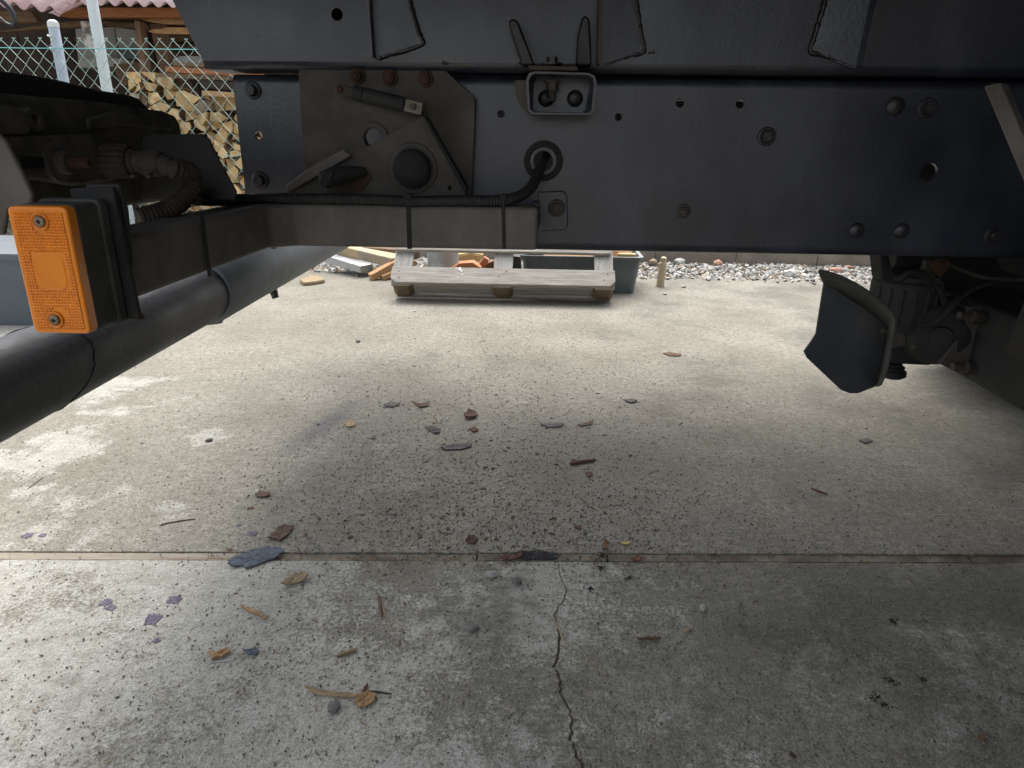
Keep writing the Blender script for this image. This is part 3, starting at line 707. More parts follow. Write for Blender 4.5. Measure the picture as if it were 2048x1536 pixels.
for px_, py_ in ((80, 443), (110, 640)):
    c = at(px_, py_, Y=YM)
    MB().lathe([(.0078, .0005), (.0070, .0012), (.0055, .0002), (.0052, -.001)], c, (0, -1, 0), 24, cap=False).build('screw_recess', 'amber', marker)
    mb = MB().lathe([(.0046, -.001), (.0046, .0012), (.0036, .0022), (.0004, .0024)], c, (0, -1, 0), 20)
    sc = mb.build('screw', 'screw_head', marker)
    MB().box((c.x - .0020, c.y - .0027, c.z - .0006), (c.x + .0020, c.y - .002, c.z + .0006)).box((c.x - .0006, c.y - .0028, c.z - .0020), (c.x + .0006, c.y - .002, c.z + .0020)).build('screw_slot', 'dark_hole', marker, smooth=0)
# back plate and light carrier
bpz = z1 + .012
MB().prism([(x0 + .02, YM + .060, z1 + .010), (x1 + .008, YM + .060, z1 + .012), (x1 + .012, YM + .060, z0 - .001), (x0 + .03, YM + .060, z0 - .001)], (0, .006, 0)).build('back_plate', 'rubber', marker, bevel=.001)
MB().box((x1 - .015, YM + .0665, z0 - .003), (x1 + .010, YM + .072, z0 + .003)).build('rusty_lug', 'rust', marker, bevel=.001)

# ---- tail lamp seen from its back (its face looks out behind the truck)
XLMP = -.545
ho = [(-160, 160), (0, 184), (70, 192), (140, 198), (200, 203), (330, 222), (352, 231), (361, 246), (366, 270), (372, 396), (200, 420), (-160, 440)]
lamp = MB().prism(poly(ho, X=XLMP), (-.06, 0, 0)).build('tail_lamp', 'lamp', truck, bevel=.006, seg=3)
MB().prism(poly([(-160, 118), (0, 141), (70, 150), (130, 162), (200, 180), (262, 190), (280, 197), (296, 212), (300, 232), (300, 300), (-160, 300)], X=XLMP - .022), (-.05, 0, 0)).build('lens_rim', 'plastic', lamp, bevel=.004, seg=3)
# moulded ribs and recess on the back
MB().prism(poly([(-80, 268), (60, 270), (170, 268), (215, 280), (215, 360), (130, 372), (60, 360), (-80, 350)], X=XLMP), (.012, 0, 0)).build('rear_moulding', 'lamp', lamp, bevel=.004, seg=3)
MB().prism(poly([(166, 236), (215, 222), (340, 240), (340, 262), (230, 250), (170, 262)], X=XLMP), (.006, 0, 0)).build('rib', 'lamp', lamp, bevel=.003)
MB().prism(poly([(-60, 205), (5, 212), (38, 232), (38, 268), (-60, 268)], X=XLMP), (.014, 0, 0)).build('boss', 'lamp', lamp, bevel=.004)
c = at(50, 238, X=XLMP); MB().lathe([(.013, 0), (.012, .012), (.006, .012), (.005, .004)], c, (1, 0, 0), 20).build('screw_boss', 'lamp', lamp)
MB().prism(poly([(40, 312), (88, 314), (88, 336), (46, 336)], X=XLMP + .0125), (.001, 0, 0)).build('slot', 'dark_hole', lamp, smooth=0)
c = at(112, 324, X=XLMP + .012)
MB().lathe([(.022, 0), (.021, .004), (.013, .006), (.013, .014), (.0115, .016)], c, (1, 0, 0), 24).build('stud_nut', 'dust', lamp)
MB().lathe([(.006, .010)] + [(.006 if i % 2 else .0052, .014 + .0016*i) for i in range(14)] + [(.004, .0375)], c, (1, 0, 0), 12).build('stud', 'rust', lamp)
# ribbed connector nut on an elbow
c = at(208, 322, X=XLMP + .010); kn = c.y / FPX
mb = MB(); seg = 48; rN = .0205
prof = [(rN*.86, 0), (rN, .004), (rN, .030), (rN*.9, .034)]
vs, fs = [], []
for r0_, h_ in prof:
    for i in range(seg):
        a_ = 2*math.pi*i/seg; r1_ = r0_ * (1.0 if i % 3 else .90)
        vs.append(c + Vector((h_, math.cos(a_)*r1_, math.sin(a_)*r1_)))
for j in range(3):
    for i in range(seg): fs.append((j*seg+i, j*seg+(i+1) % seg, (j+1)*seg+(i+1) % seg, (j+1)*seg+i))
fs.append(tuple(range(3*seg, 4*seg)))
mb.add(vs, fs).build('connector_nut', 'hose', lamp, smooth=25)
e0 = c + Vector((.034, 0, 0))
mb = MB().lathe([(.0145, 0), (.0145, .006), (.013, .007), (.013, .016), (.0155, .017), (.0155, .036), (.014, .038)], e0, (1, 0, -.08), 24); mb.build('connector_elbow', 'hose', lamp)
for dx in (.012, .030): MB().lathe([(.0028, 0), (.0028, .010), (.002, .011)], e0 + Vector((dx, -.013, -.014)), (0, -1, -.2), 10).build('clip_screw', 'bolt_dusty', lamp)
e1 = e0 + Vector((.036, 0, -.003))
hp = [e1, e1 + Vector((.014, -.002, -.004)), at(378, 345, X=e1.x + .022), at(384, 372, X=e1.x + .022), at(362, 402, X=e1.x + .012), at(325, 424, X=e1.x - .002), at(276, 436, X=e1.x - .022)]
ribbed(MB(), hp, .0128, .0052, 16).build('cable_hose', 'hose', lamp, smooth=60)
# carrier bracket behind the connector, and the pale stay on the far left
br2 = poly([(283, 272), (300, 268), (404, 268), (418, 280), (440, 325), (472, 384), (470, 400), (283, 400)], Y=.95)
MB().prism(br2, (0, .006, 0)).build('carrier_bracket', 'plastic', truck, bevel=.002)
st = poly([(-120, 130), (-10, 262), (10, 282), (64, 388), (60, 412), (14, 420), (6, 470), (-120, 470)], Y=.66)
MB().prism(st, (0, .006, 0)).build('stay_plate', 'arm', truck, bevel=.002)
MB().prism(poly([(170, 368), (238, 368), (252, 420), (262, 520), (262, 600), (240, 600), (225, 430), (170, 400)], Y=.672), (0, .006, 0)).build('carrier_plate', 'plastic', truck, bevel=.002)

# ---- underrun bar: round tube across the back of the truck, sleeve towards the far side
axp = at(402, 588, Y=1.50); rb = .064
bar = MB().lathe([(rb*.9, 0), (rb, .006), (rb, 2.38), (rb*.9, 2.386)], (axp.x, .33, axp.z), (0, 1, 0), 48).build('underrun_bar', 'tube_paint', truck, smooth=40)
c = (axp.x, 1.50, axp.z)
MB().lathe([(rb + .0003, 0), (rb + .006, .0), (rb + .0085, .003), (rb + .0085, .36), (rb + .0085, 1.34)], c, (0, 1, 0), 48).build('sleeve', 'sleeve', bar, smooth=40)
pth = [Vector((axp.x + math.cos(a)*(rb - .001), .985 + .035*math.sin(a*1.5 + .6) + random.uniform(-.004, .004), axp.z + math.sin(a)*(rb - .001))) for a in [i*.13 for i in range(-14, 30)]]
MB().tube(pth, [random.uniform(.0018, .0032) for _ in pth], 8).build('weld_bead', 'paint_shade', bar)
p = at(537, 607, Y=2.0); p.x = axp.x + .012
MB().lathe([(.012, 0), (.012, .012), (.010, .022), (.010, .030)], (axp.x + .02, 1.86, axp.z - rb + .004), (.25, 0, -1), 10).build('drain_stub', 'tube_paint', bar)
MB().lathe([(.014, 0), (.014, .012)], (axp.x + .012, 1.53, axp.z - rb + .002), (.1, 0, -1), 6).build('bolt', 'bolt', bar)
for yy in (1.97,):
    hz0, hz1 = at(560, 482, Y=yy).z, at(560, 425, Y=yy).z
    if yy > 1.5: hz0, hz1 = zb + .03, zb + .12
    MB().prism([(axp.x - .05, yy, axp.z + .03), (axp.x + .05, yy, axp.z + .03), (axp.x + .09, yy, hz0), (XL + .25, yy, hz0), (XL + .25, yy, hz1), (axp.x + .05, yy, hz1), (axp.x - .05, yy, hz0 + .01)], (0, .012, 0)).build('bar_hanger', 'paint', bar, bevel=.003)

# ---- shield, brake canister, axle on the right
YH = 1.27
face = [(1648, 566), (1632, 668), (1622, 684), (1608, 703), (1614, 716), (1682, 780), (1700, 787), (1716, 787), (1752, 773), (1768, 692), (1774, 660), (1766, 644), (1740, 620), (1695, 592)]
shield = MB().prism(poly(face, Y=YH), (0, .005, 0)).build('shield_plate', 'tube_paint', truck, bevel=.001)
outer = [(1637, 541), (1660, 546), (1692, 558), (1734, 582), (1768, 611), (1784, 627), (1789, 645), (1781, 700), (1772, 742), (1761, 769)]
inner = [(1648, 566), (1668, 576), (1696, 593), (1732, 616), (1758, 637), (1770, 650), (1774, 664), (1768, 704), (1760, 744), (1752, 773)]
A, Bq = smooth_path(poly(outer, Y=YH - .085), 4), smooth_path(poly(inner, Y=YH), 4)
# keep the outer edge the true outline: move in to the nearer plane
mb = MB()
for i in range(len(A) - 1): mb.add([A[i], A[i+1], Bq[i+1], Bq[i]], [(0, 1, 2, 3)])
fl = MB(); fl.v = [tuple(p) for p in A] + [tuple(p) for p in Bq]; nA = len(A); fl.f = [(q, q + 1, nA + q + 1, nA + q) for q in range(nA - 1)]; fl.m = [0] * (nA - 1)
fl = fl.build('shield_flange', 'housing', shield, smooth=80); s = fl.modifiers.new('solid', 'SOLIDIFY'); s.thickness = .005; s.offset = 0
hexbolt(1765, 660, 10, Y=YH - .02, parent=shield, mat='bolt_dusty', h=.008, flange=False, rot=10)
YK = 1.42; kk = mpp(YK)
can_c = at(1797, 650, Y=YK)
can = MB().lathe([(64*kk, 0), (64*kk, 88*kk), (62*kk, 92*kk), (55*kk, 96*kk), (54*kk, 104*kk), (50*kk, 107*kk), (10*kk, 108*kk)], can_c, (0, 0, 1), 36).build('brake_canister', 'plastic', truck)
for i in range(9):
    a_ = R(200 + i*20); MB().lathe([(4*kk, 0), (4*kk, 70*kk)], can_c + Vector((math.cos(a_)*64*kk, math.sin(a_)*64*kk, 12*kk)), (0, 0, 1), 8).build('rib', 'plastic', can)
ch = at(1846, 652, Y=YK)
MB().lathe([(20*kk, -.030), (22*kk, -.022), (44*kk, -.020), (54*kk, -.012), (60*kk, .0), (60*kk, .012), (66*kk, .014), (66*kk, .026), (60*kk, .028), (60*kk, .09), (50*kk, .11)], ch + Vector((0, -.06, 0)), (.35, 1, 0), 36).build('brake_chamber', 'plastic', can)
MB().prism(poly([(1775, 636), (1880, 632), (1925, 660), (1900, 708), (1868, 729), (1858, 732), (1780, 728)], Y=YK - .02), (0, .09, 0)).build('caliper_body', 'plastic', can, bevel=.006, seg=3)
bt = at(1788, 727, Y=YK - .01)
MB().lathe([(16*kk, 0), (17*kk, .004), (22*kk, .006), (20*kk, .011), (26*kk, .015), (27*kk, .024), (20*kk, .029), (4*kk, .030)], bt, (0, 0, -1), 28).build('rubber_boot', 'rubber', can)
MB().prism(poly([(1792, 640), (1826, 655), (1832, 662), (1818, 690), (1788, 696), (1784, 668)], Y=YK - .045), (0, .03, 0)).build('pushrod_bracket', 'dust', can, bevel=.002)
for x, y, l_ in ((1918, 631, .05), (1905, 733, .05)):
    p = at(x, y, Y=YK - .115); mb = MB().lathe([(7*kk, 0)] + [(7*kk if i % 2 else 8.2*kk, .003*i) for i in range(1, 9)] + [(12*kk, .027), (12*kk, l_)], p, (1, .2, -.1), 12); mb.build('stud', 'bolt_dusty', can)
MB().prism(poly([(1936, 614), (1992, 612), (1990, 640), (1968, 770), (1880, 728), (1905, 690), (1930, 660)], Y=YK - .09), (0, .012, 0)).build('adaptor_plate', 'dust', can, bevel=.002)
# axle beam lies across the truck
ae = at(1880, 730, Y=YK)
for i_ in range(6):
    a_ = R(30 + 60 * i_); p = ch + Vector((math.cos(a_) * 50 * kk, -.080, math.sin(a_) * 50 * kk))
    MB().lathe([(6*kk, 0), (6*kk, .008), (4*kk, .009), (4*kk, .014)], p + Vector((0, .02, 0)), (0, -1, 0), 6).build('bolt', 'bolt_dusty', can)
for pts_ in (([(1846, 652, -.09), (1880, 640, -.13), (1915, 600, -.12), (1950, 575, -.05), (2000, 560, .0)]), ([(1800, 560, -.05), (1822, 545, -.07), (1850, 552, -.07), (1875, 575, -.06), (1890, 610, -.07)])):
    MB().tube(smooth_path([at(x, y, Y=YK + d) for x, y, d in pts_], 8), .006, 8).build('air_hose', 'rubber', can)
axle = MB().box((ae.x, .98, ae.z), (ae.x + .16, 1.50, ae.z + .15)).build('axle_beam', 'plastic', truck, bevel=.012, seg=3)
# hanger, spring and small bits under the rail
MB().prism(poly([(1757, 508), (1778, 508), (1790, 560), (1783, 570), (1765, 560), (1763, 520)], Y=YR + .10), (0, .05, 0)).build('hanger', 'rubber', truck, bevel=.004)
MB().prism(poly([(1770, 500), (2000, 506), (2003, 525), (2010, 540), (2100, 566), (2100, 640), (1930, 660), (1790, 640), (1776, 560)], Y=1.60), (0, .09, 0)).build('spring_hanger', 'plastic', truck, bevel=.006)
p = at(1815, 520, Y=1.42); MB().lathe([(.016, 0), (.020, .006), (.020, .05), (.016, .056)], p + Vector((-.03, 0, 0)), (1, 0, 0), 20).build('bush', 'rubber', truck)
MB().prism(poly([(1828, 546), (1850, 540), (1885, 566), (1876, 575), (1850, 566)], Y=1.36), (0, .02, 0)).build('bracket', 'bolt_dusty', truck, bevel=.002)
MB().prism(poly([(1850, 520), (1888, 522), (1889, 545), (1876, 568), (1845, 548)], Y=1.39), (0, .02, 0)).build('bracket', 'dust', truck, bevel=.003)
MB().lathe([(.016, 0), (.016, .010), (.010, .014)], at(1876, 531, Y=1.385), (0, -1, 0), 12).build('rusty_bolt', 'rust', truck)
MB().tube(smooth_path([at(1872, 516, Y=1.45), at(1905, 532, Y=1.42), at(1940, 546, Y=1.40), at(1975, 556, Y=1.38), at(2060, 560, Y=1.36)], 8), .0045, 8).build('brake_line', 'dust', truck)
# mudguard stay
sp = poly([(1967, 172), (2002, 164), (2120, 440), (2085, 452)], Y=.98)
MB().prism(sp, (.03, .035, 0)).build('mudguard_stay', 'arm', truck, bevel=.002)
# rear wheels, outside the frame on the right
for yy in (.42, .74):
    MB().lathe([(.27, 0), (.43, .0), (.475, .03), (.475, .23), (.43, .26), (.27, .26)], (1.25, yy, .474), (0, 1, 0), 48).build('tyre', 'tyre', truck)
for yy in (2.24, 2.56):
    MB().lathe([(.27, 0), (.43, .0), (.475, .03), (.475, .23), (.43, .26), (.27, .26)], (1.84, yy, .474), (0, 1, 0), 48).build('tyre', 'tyre', truck)
MB().lathe([(.27, 0), (.24, .10), (.10, .16), (.10, .2)], (1.25, .42, .474), (0, 1, 0), 32).build('rim', 'bolt', truck)
mb = MB(); n = 16
for i in range(n):
    a0, a1 = math.pi * i / n, math.pi * (i + 1) / n
    P = [Vector((1.25 + .56*math.cos(a), y, .56 + .56*math.sin(a))) for a in (a0, a1) for y in (.36, 1.02)]
    mb.add([P[0], P[1], P[3], P[2]], [(0, 1, 2, 3)])
o = mb.build('mudguard', 'plastic', truck); s = o.modifiers.new('solid', 'SOLIDIFY'); s.thickness = .006

# unseen blocker added behind and right of the viewer to shade the ground
blocker = empty('light_blocker', (1.5, -2.4, 0), 'unseen upright slab added beside the truck to shade the right foreground', 'light blocker')
MB().box((1.45, -5.0, -.05), (1.75, .12, 3.2)).build('blocker_slab', 'stone_grey', blocker, bevel=.01)
MB().box((1.35, -5.1, 3.2), (2.4, .3, 3.3)).build('roof', 'roof', blocker, bevel=.01)  # top of the added blocker, unseen as well
# ================================================================== YARD: kerb, gravel, pallet, tub
YKERB = 4.98
zk1 = at(1500, 503, Y=YKERB).z
kerb = empty('concrete_kerb', (0, YKERB, 0), 'low brownish concrete kerb behind the strip of gravel', 'kerb')
xk = -6.2; jx = at(1472, 520, Y=YKERB).x
xs_ = [jx + .562 * i for i in range(-13, 7)]
for i, x in enumerate(xs_[:-1]):
    MB().box((x + .002, YKERB + random.uniform(0, .006), -.05), (xs_[i+1] - .002, YKERB + .06, zk1 + random.uniform(-.003, .003))).build('kerb_block', 'kerb', kerb, bevel=.004)
gbed = MB().add([(-6, 4.40, -.034), (4, 4.40, -.034), (4, 4.98, -.016), (-6, 4.98, -.016)], [(0,1,2,3)]).build('gravel_bed', 'stone', smooth=0); tag(gbed, kind='structure')
# gravel
def stone_mesh(name, seed, mat, sub=1):
    bm = bmesh.new(); bmesh.ops.create_icosphere(bm, subdivisions=sub, radius=1)
    for v in bm.verts:
        n_ = noise.noise(v.co * 1.1 + Vector((seed * 7.3, seed * 3.1, seed)))
        v.co *= 1 + .38 * n_ + random.uniform(-.06, .06)
        v.co.x *= 1.2; v.co.z *= .72
    me = bpy.data.meshes.new(name); bm.to_mesh(me); bm.free(); me.materials.append(M[mat])
    me.polygons.foreach_set('use_smooth', [True] * len(me.polygons)); me.set_sharp_from_angle(angle=R(38))
    return me
protos = []
for i in range(8):
    bm = bmesh.new(); bmesh.ops.create_icosphere(bm, subdivisions=1, radius=1); vs = []
    for v in bm.verts:
        k_ = 1 + .4 * noise.noise(v.co * 1.2 + Vector((i * 5.1, i * 2.3, i))) + random.uniform(-.08, .08)
        vs.append(Vector((v.co.x * 1.2 * k_, v.co.y * k_, v.co.z * .75 * k_)))
    bm.verts.index_update(); protos.append((vs, [tuple(v.index for v in f.verts) for f in bm.faces])); bm.free()
mb = MB(); rg = random.Random(8)
for layer in range(2):
    for _ in range(4600):
        x, y = rg.uniform(-3.2, 3.0), rg.uniform(4.46, 4.97)
        t = (y - 4.46) / .5
        z = -.036 + .030 * t + layer * .012 + .015 * noise.noise((x * 3, y * 3, 0))
        s = rg.uniform(.007, .018) * (1.15 if layer else 1)
        vs, fs = rg.choice(protos); q = Matrix.LocRotScale(Vector((x, y, z)), Quaternion((rg.gauss(0,1), rg.gauss(0,1)*.4, rg.gauss(0,1)*.4, rg.gauss(0,1))).normalized(), Vector((s, s, s)))
        mb.add([q @ v for v in vs], fs, rg.choices(range(5), (12, 5, 1.6, 2.4, .5))[0])
# stones strayed onto the slab edge
for _ in range(140):
    x, y = rg.uniform(-3, 3), 4.46 - abs(rg.gauss(0, .05)); s = rg.uniform(.006, .016); vs, fs = rg.choice(protos)
    q = Matrix.LocRotScale(Vector((x, y, s * .5)), Quaternion((rg.gauss(0,1), 0, 0, rg.gauss(0,1))).normalized(), Vector((s, s, s))); mb.add([q @ v for v in vs], fs, rg.choice((0, 0, 1, 2)))
gb = mb.build('gravel', ['stone', 'stone_white', 'stone_grey', 'stone_brown', 'stone_red'], smooth=40)
tag(gb, 'strip of pale mixed gravel between concrete and kerb', 'gravel', kind='stuff')
def stone(px, py, r, mat, label, Y=None, z=0., name='stone', group=None, seed=None):
    if not Y: r *= .72
    p = at(px, py, Y=Y) if Y else at(px, py, Z=r * .40 + z)
    me = stone_mesh(name, seed if seed is not None else random.uniform(0, 50), mat, 2)
    o = bpy.data.objects.new(name, me); COL.objects.link(o); o.location = p; o.scale = (r, r, r * (1 if Y else .8)); o.rotation_euler = (0, 0, random.uniform(0, 6))
    return tag(o, label, 'stone', group)
stone(1436, 526, .030, 'stone_red', 'reddish stone in the gravel against the kerb joint', Y=4.9)
stone(1671, 541, .034, 'stone_red', 'large orange-red stone in the gravel beside the shield plate', Y=4.85)
stone(1358, 524, .038, 'stone', 'tall pale boulder in the gravel near the upright stub', Y=4.9)
stone(1305, 524, .030, 'stone_brown', 'brown stone in gravel beside the grey tub', Y=4.88)
stone(1412, 555, .026, 'stone_brown', 'tan stone at the front edge of the gravel', Y=4.6)
stone(1580, 548, .040, 'stone_white', 'broad white stone in gravel left of the shield plate', Y=4.65)
stone(1367, 573, .018, 'stone', 'small pale stone on concrete just right of the upright stub')
stone(1330, 588, .013, 'stone', 'tiny pale stone on concrete in front of the upright stub')
stone(828, 622, .013, 'stone_white', 'small white stone on concrete in front of the pallet')
o = MB().prism([at(x, y, Y=4.62) for x, y in ((1440, 557), (1450, 555), (1459, 557), (1455, 561), (1443, 562))], (0, .02, .004)).build('pink_plastic_scrap', 'pink', smooth=0, bevel=.002)
tag(o, 'bright pink plastic scrap lying at the gravel edge', 'scrap')
# upright stub
p = at(1320, 573, Z=0.0); kz = p.y / FPX * 1.05
o = MB().lathe([(7.5*kz, 0), (7.5*kz, 40*kz), (6.5*kz, 46*kz), (5*kz, 47*kz), (6*kz, 50*kz), (5.5*kz, 55*kz), (2*kz, 57*kz)], p, (.05, 0, 1), 16).build('stake', 'pipe')
tag(o, 'short pale stake standing upright on the concrete by the gravel', 'stake')

# pallet propped up at its far side
pc = at(1008, 601, Z=0.0); TH = R(40)
vdir, ndir = Vector((0, math.cos(TH), math.sin(TH))), Vector((0, -math.sin(TH), math.cos(TH)))
lx = at(787, 560, Y=pc.y).x; rx = at(1228, 560, Y=pc.y).x; W = rx - lx
org = Vector((lx, pc.y, -.009)) - (-.135) * ndir
PM = Matrix((Vector((1, 0, .0)), vdir, ndir)).transposed().to_4x4(); PM.translation = org
pal = empty('pallet', (lx + W/2, pc.y, 0), 'weathered grey wooden pallet propped up in front of the tub', 'pallet')
def pbox(name, lo, hi, mat, bev=.003, chamf=0):
    mb = MB()
    if chamf:
        (a0, b0, c0), (a1, b1, c1) = lo, hi
        pts = [(a0 + chamf, b0), (a1 - chamf, b0), (a1, b0 + chamf), (a1, b1), (a0, b1), (a0, b0 + chamf)]
        mb.prism([Vector((x, y, c1)) for x, y in pts], (0, 0, c0 - c1))
    elif name in ('deck_board', 'cross_board', 'runner'):
        L_ax = 0 if (hi[0] - lo[0]) > (hi[1] - lo[1]) else 1; nS = 14; vs, fs = [], []; sd0 = random.uniform(0, 90)
        for q in range(nS + 1):
            t = q / nS; j = lambda k: .0028 * noise.noise((sd0 + t * 5, k * 3.7, 0)) + .0012 * noise.noise((sd0 + t * 17, k, 4))
            for (u_, w_) in ((0, 0), (1, 0), (1, 1), (0, 1)):
                c_ = [0, 0, 0]; c_[L_ax] = lo[L_ax] + (hi[L_ax] - lo[L_ax]) * t; o_ax = 1 - L_ax
                c_[o_ax] = (hi[o_ax] if u_ else lo[o_ax]) + j(u_ + 1) * 1.4; c_[2] = (hi[2] if w_ else lo[2]) + j(5) * .5
                vs.append(tuple(c_))
        for q in range(nS):
            for k in range(4): fs.append((q*4+k, q*4+(k+1) % 4, (q+1)*4+(k+1) % 4, (q+1)*4+k))
        fs += [(0, 3, 2, 1), tuple(nS*4 + k for k in range(4))]
        if L_ax == 1: fs = [tuple(reversed(f)) for f in fs]
        mb.add(vs, [tuple(reversed(f)) for f in fs])
    else: mb.box(lo, hi)
    o = mb.build(name, mat, None, smooth=0, bevel=bev)
    o.matrix_world = PM; o.parent = pal; o.matrix_parent_inverse = pal.matrix_world.inverted()
    return o
BW, GAP = .108, .115
for i in range(4):
    v0 = i * (BW + GAP); pbox('deck_board', (0 + .004*(i % 2), v0, .0), (W - .003*(i % 3) - (.015 if i == 1 else 0), v0 + BW, .020), 'pallet', chamf=.03 if i == 0 else 0)
for x in (0.002, W/2 - .052, W - .106): pbox('cross_board', (x, .005, -.020), (x + .102, 4*BW + 3*GAP - .004, -.0015), 'pallet_v')
for j, v in enumerate((.006, .36, .70)):
    for i, x in enumerate((.002, W/2 - .055, W - .112)): pbox('block', (x, v, -.110), (x + .110, v + .095, -.0215), 'block', chamf=.022 if j == 0 else 0)
    pbox('runner', (.012, v + (.012 if j == 0 else 0), -.134), (W - .012, v + .095, -.1115), 'pallet')
pbox('side_board', (.112, .028, -.104), (W/2 - .057, .046, -.024), 'pallet'); pbox('side_board', (W/2 + .057, .028, -.104), (W - .114, .046, -.024), 'pallet')
for i, (x, v) in enumerate(((.045, .03), (.04, .075), (W/2 - .02, .05), (W/2 + .02, .085), (W - .06, .04), (W - .04, .08))):
    o = MB().lathe([(.004, 0), (.004, .0012)], (x, v, .0195), (0, 0, 1), 8).build('nail', 'rust', None); o.matrix_world = PM; o.parent = pal; o.matrix_parent_inverse = pal.matrix_world.inverted()
mb = MB()
for (x, v, r) in ((W*.305, .098, .012), (W*.315, .085, .008), (W*.29, .103, .007), (W*.32, .06, .006), (W*.30, .04, .004)):
    mb.prism([Vector((x + math.cos(a)*r*(.7+.5*abs(noise.noise((a, x*9, v*30)))), v + math.sin(a)*r, .0215)) for a in [k*.52 for k in range(12)]], (0, 0, -.001))
o = mb.build('paint_splash', 'screen_white', None, smooth=0); o.matrix_world = PM; o.parent = pal; o.matrix_parent_inverse = pal.matrix_world.inverted()

# grey tub
tb = at(1246, 587, Z=0.0); kt = tb.y / FPX * 1.03
x1t = at(1281, 560, Y=tb.y).x; x0t = at(1045, 560, Y=tb.y + .1).x; ht = at(1283, 514, Y=tb.y).z
def rring(x0, x1, y0, y1, z, r=.035, n=5):
    res = []
    for cx_, cy_, a0 in ((x1-r, y1-r, 0), (x0+r, y1-r, 90), (x0+r, y0+r, 180), (x1-r, y0+r, 270)):
        for k_ in range(n + 1): a = R(a0 + 90*k_/n); res.append(Vector((cx_ + r*math.cos(a), cy_ + r*math.sin(a), z)))
    return res
def loft(rings, cap0=True):
    mb = MB(); n = len(rings[0]); vs = [p for r_ in rings for p in r_]; fs = []
    for j in range(len(rings) - 1):
        for i in range(n): fs.append((j*n+i, j*n+(i+1) % n, (j+1)*n+(i+1) % n, (j+1)*n+i))
    fs.append(tuple(reversed(range(n)))); fs.append(tuple(range((len(rings)-1)*n, len(rings)*n)))
    return mb.add(vs, fs)
y0t, y1t = tb.y, tb.y + .42
tub = loft([rring(x0t+.02, x1t-.03, y0t+.0, y1t-.03, .001), rring(x0t, x1t-.006, y0t-.012, y1t, ht-.02), rring(x0t-.012, x1t+.006, y0t-.024, y1t+.012, ht-.018), rring(x0t-.014, x1t+.008, y0t-.026, y1t+.014, ht),
            rring(x0t+.006, x1t-.012, y0t-.006, y1t-.006, ht), rring(x0t+.026, x1t-.036, y0t+.008, y1t-.036, .012)]).build('plastic_tub', 'tub', smooth=40)
tag(tub, 'dark grey plastic tub full of offcuts behind the pallet', 'tub')
o = MB().prism([(x1t-.22, y0t+.06, ht-.03), (x1t-.05, y0t+.05, ht+.0), (x1t-.06, y0t+.13, ht+.05), (x1t-.24, y0t+.12, ht+.03)], (0, .012, .014)).build('wood_offcut', 'plank', smooth=0, bevel=.002)
tag(o, 'reddish wood offcut leaning over the rim of the grey tub', 'offcut')
o = MB().box((x1t-.13, y0t+.02, ht-.03), (x1t-.03, y0t+.06, ht+.012)).build('wood_offcut', 'log_end', smooth=0, bevel=.003); tag(o, 'short pale timber offcut at the front rim of the tub', 'offcut')
o = MB().box((x0t+.12, y0t+.08, ht-.09), (x1t-.2, y0t+.34, ht-.02)).build('wood_offcut', 'plank', smooth=0, bevel=.006); tag(o, 'broad board offcut lying flat inside the grey tub', 'offcut')
# bits between and behind the pallet legs
Yb = 4.42
p0, p1 = at(845, 560, Y=Yb), at(912, 505, Y=Yb); rb_ = (p1.x - p0.x) / 2
o = MB().lathe([(rb_*.9, 0), (rb_, .26), (rb_*1.03, .262), (rb_*1.03, .29), (rb_*.95, .29), (rb_*.9, .02)], ((p0.x+p1.x)/2 + .01, Yb + rb_, .005), (0, 0, 1), 32).build('bucket', 'bucket'); tag(o, 'white plastic bucket seen through the pallet', 'bucket')
def chunk(pp, Y, t, mat, name, label, cat, bev=.003):
    o = MB().prism(poly(pp, Y=Y), (0, t, 0)).build(name, mat, smooth=0, bevel=bev); return tag(o, label, cat)
chunk([(896, 541), (918, 527), (945, 525), (962, 536), (955, 548), (896, 550)], 4.30, .10, 'tile', 'roof_tile', 'broken orange roof tile seen between the pallet legs', 'tile')
chunk([(955, 532), (968, 514), (978, 520), (974, 530), (960, 540)], 4.38, .05, 'tile', 'roof_tile', 'small upright shard of orange tile behind the pallet', 'tile')
chunk([(912, 508), (940, 504), (968, 508), (960, 524), (930, 526), (914, 520)], 4.62, .09, 'log_end', 'foam_lump', 'lumpy yellowish heap of foam behind the pallet', 'lump', .02)
chunk([(968, 528), (1000, 518), (1000, 545), (962, 545)], 4.45, .06, 'leaf_b', 'bark_heap', 'heap of brown bark behind the middle pallet leg', 'bark', .01)
chunk([(1025, 512), (1041, 514), (1043, 545), (1025, 545)], 4.5, .10, 'plastic', 'black_box', 'black box beside the grey tub behind the pallet', 'box')
# timber lengths and profile left of the pallet
def bar_between(a, b, w, h, name, mat, label, cat, bev=.003, roll=0):
    a, b = Vector(a), Vector(b); d = (b - a); L = d.length; d.normalize(); s_ = d.cross(Vector((0, 0, 1))).normalized(); u_ = s_.cross(d)
    m4 = Matrix((d, s_, u_)).transposed().to_4x4(); m4 = m4 @ Matrix.Rotation(roll, 4, 'X')
    o = MB().box((0, -w/2, 0), (L, w/2, h)).build(name, mat, smooth=0, bevel=bev); o.matrix_world = Matrix.Translation(a) @ m4
    return tag(o, label, cat)
bar_between(at(744, 560, Z=.0), at(815, 520, Z=.10), .055, .04, 'timber_lath', 'plank', 'orange timber lath leaning against the left pallet leg, upper of two', 'lath')
bar_between(at(765, 560, Z=.0), at(830, 528, Z=.07), .05, .03, 'timber_lath', 'plank', 'orange timber lath half under another beside the pallet, lower of two', 'lath')
al = bar_between(at(733, 544, Z=.03), at(655, 520, Z=.06), .10, .045, 'metal_profile', 'alu', 'pale aluminium profile lying on the gravel near the underrun bar', 'profile')
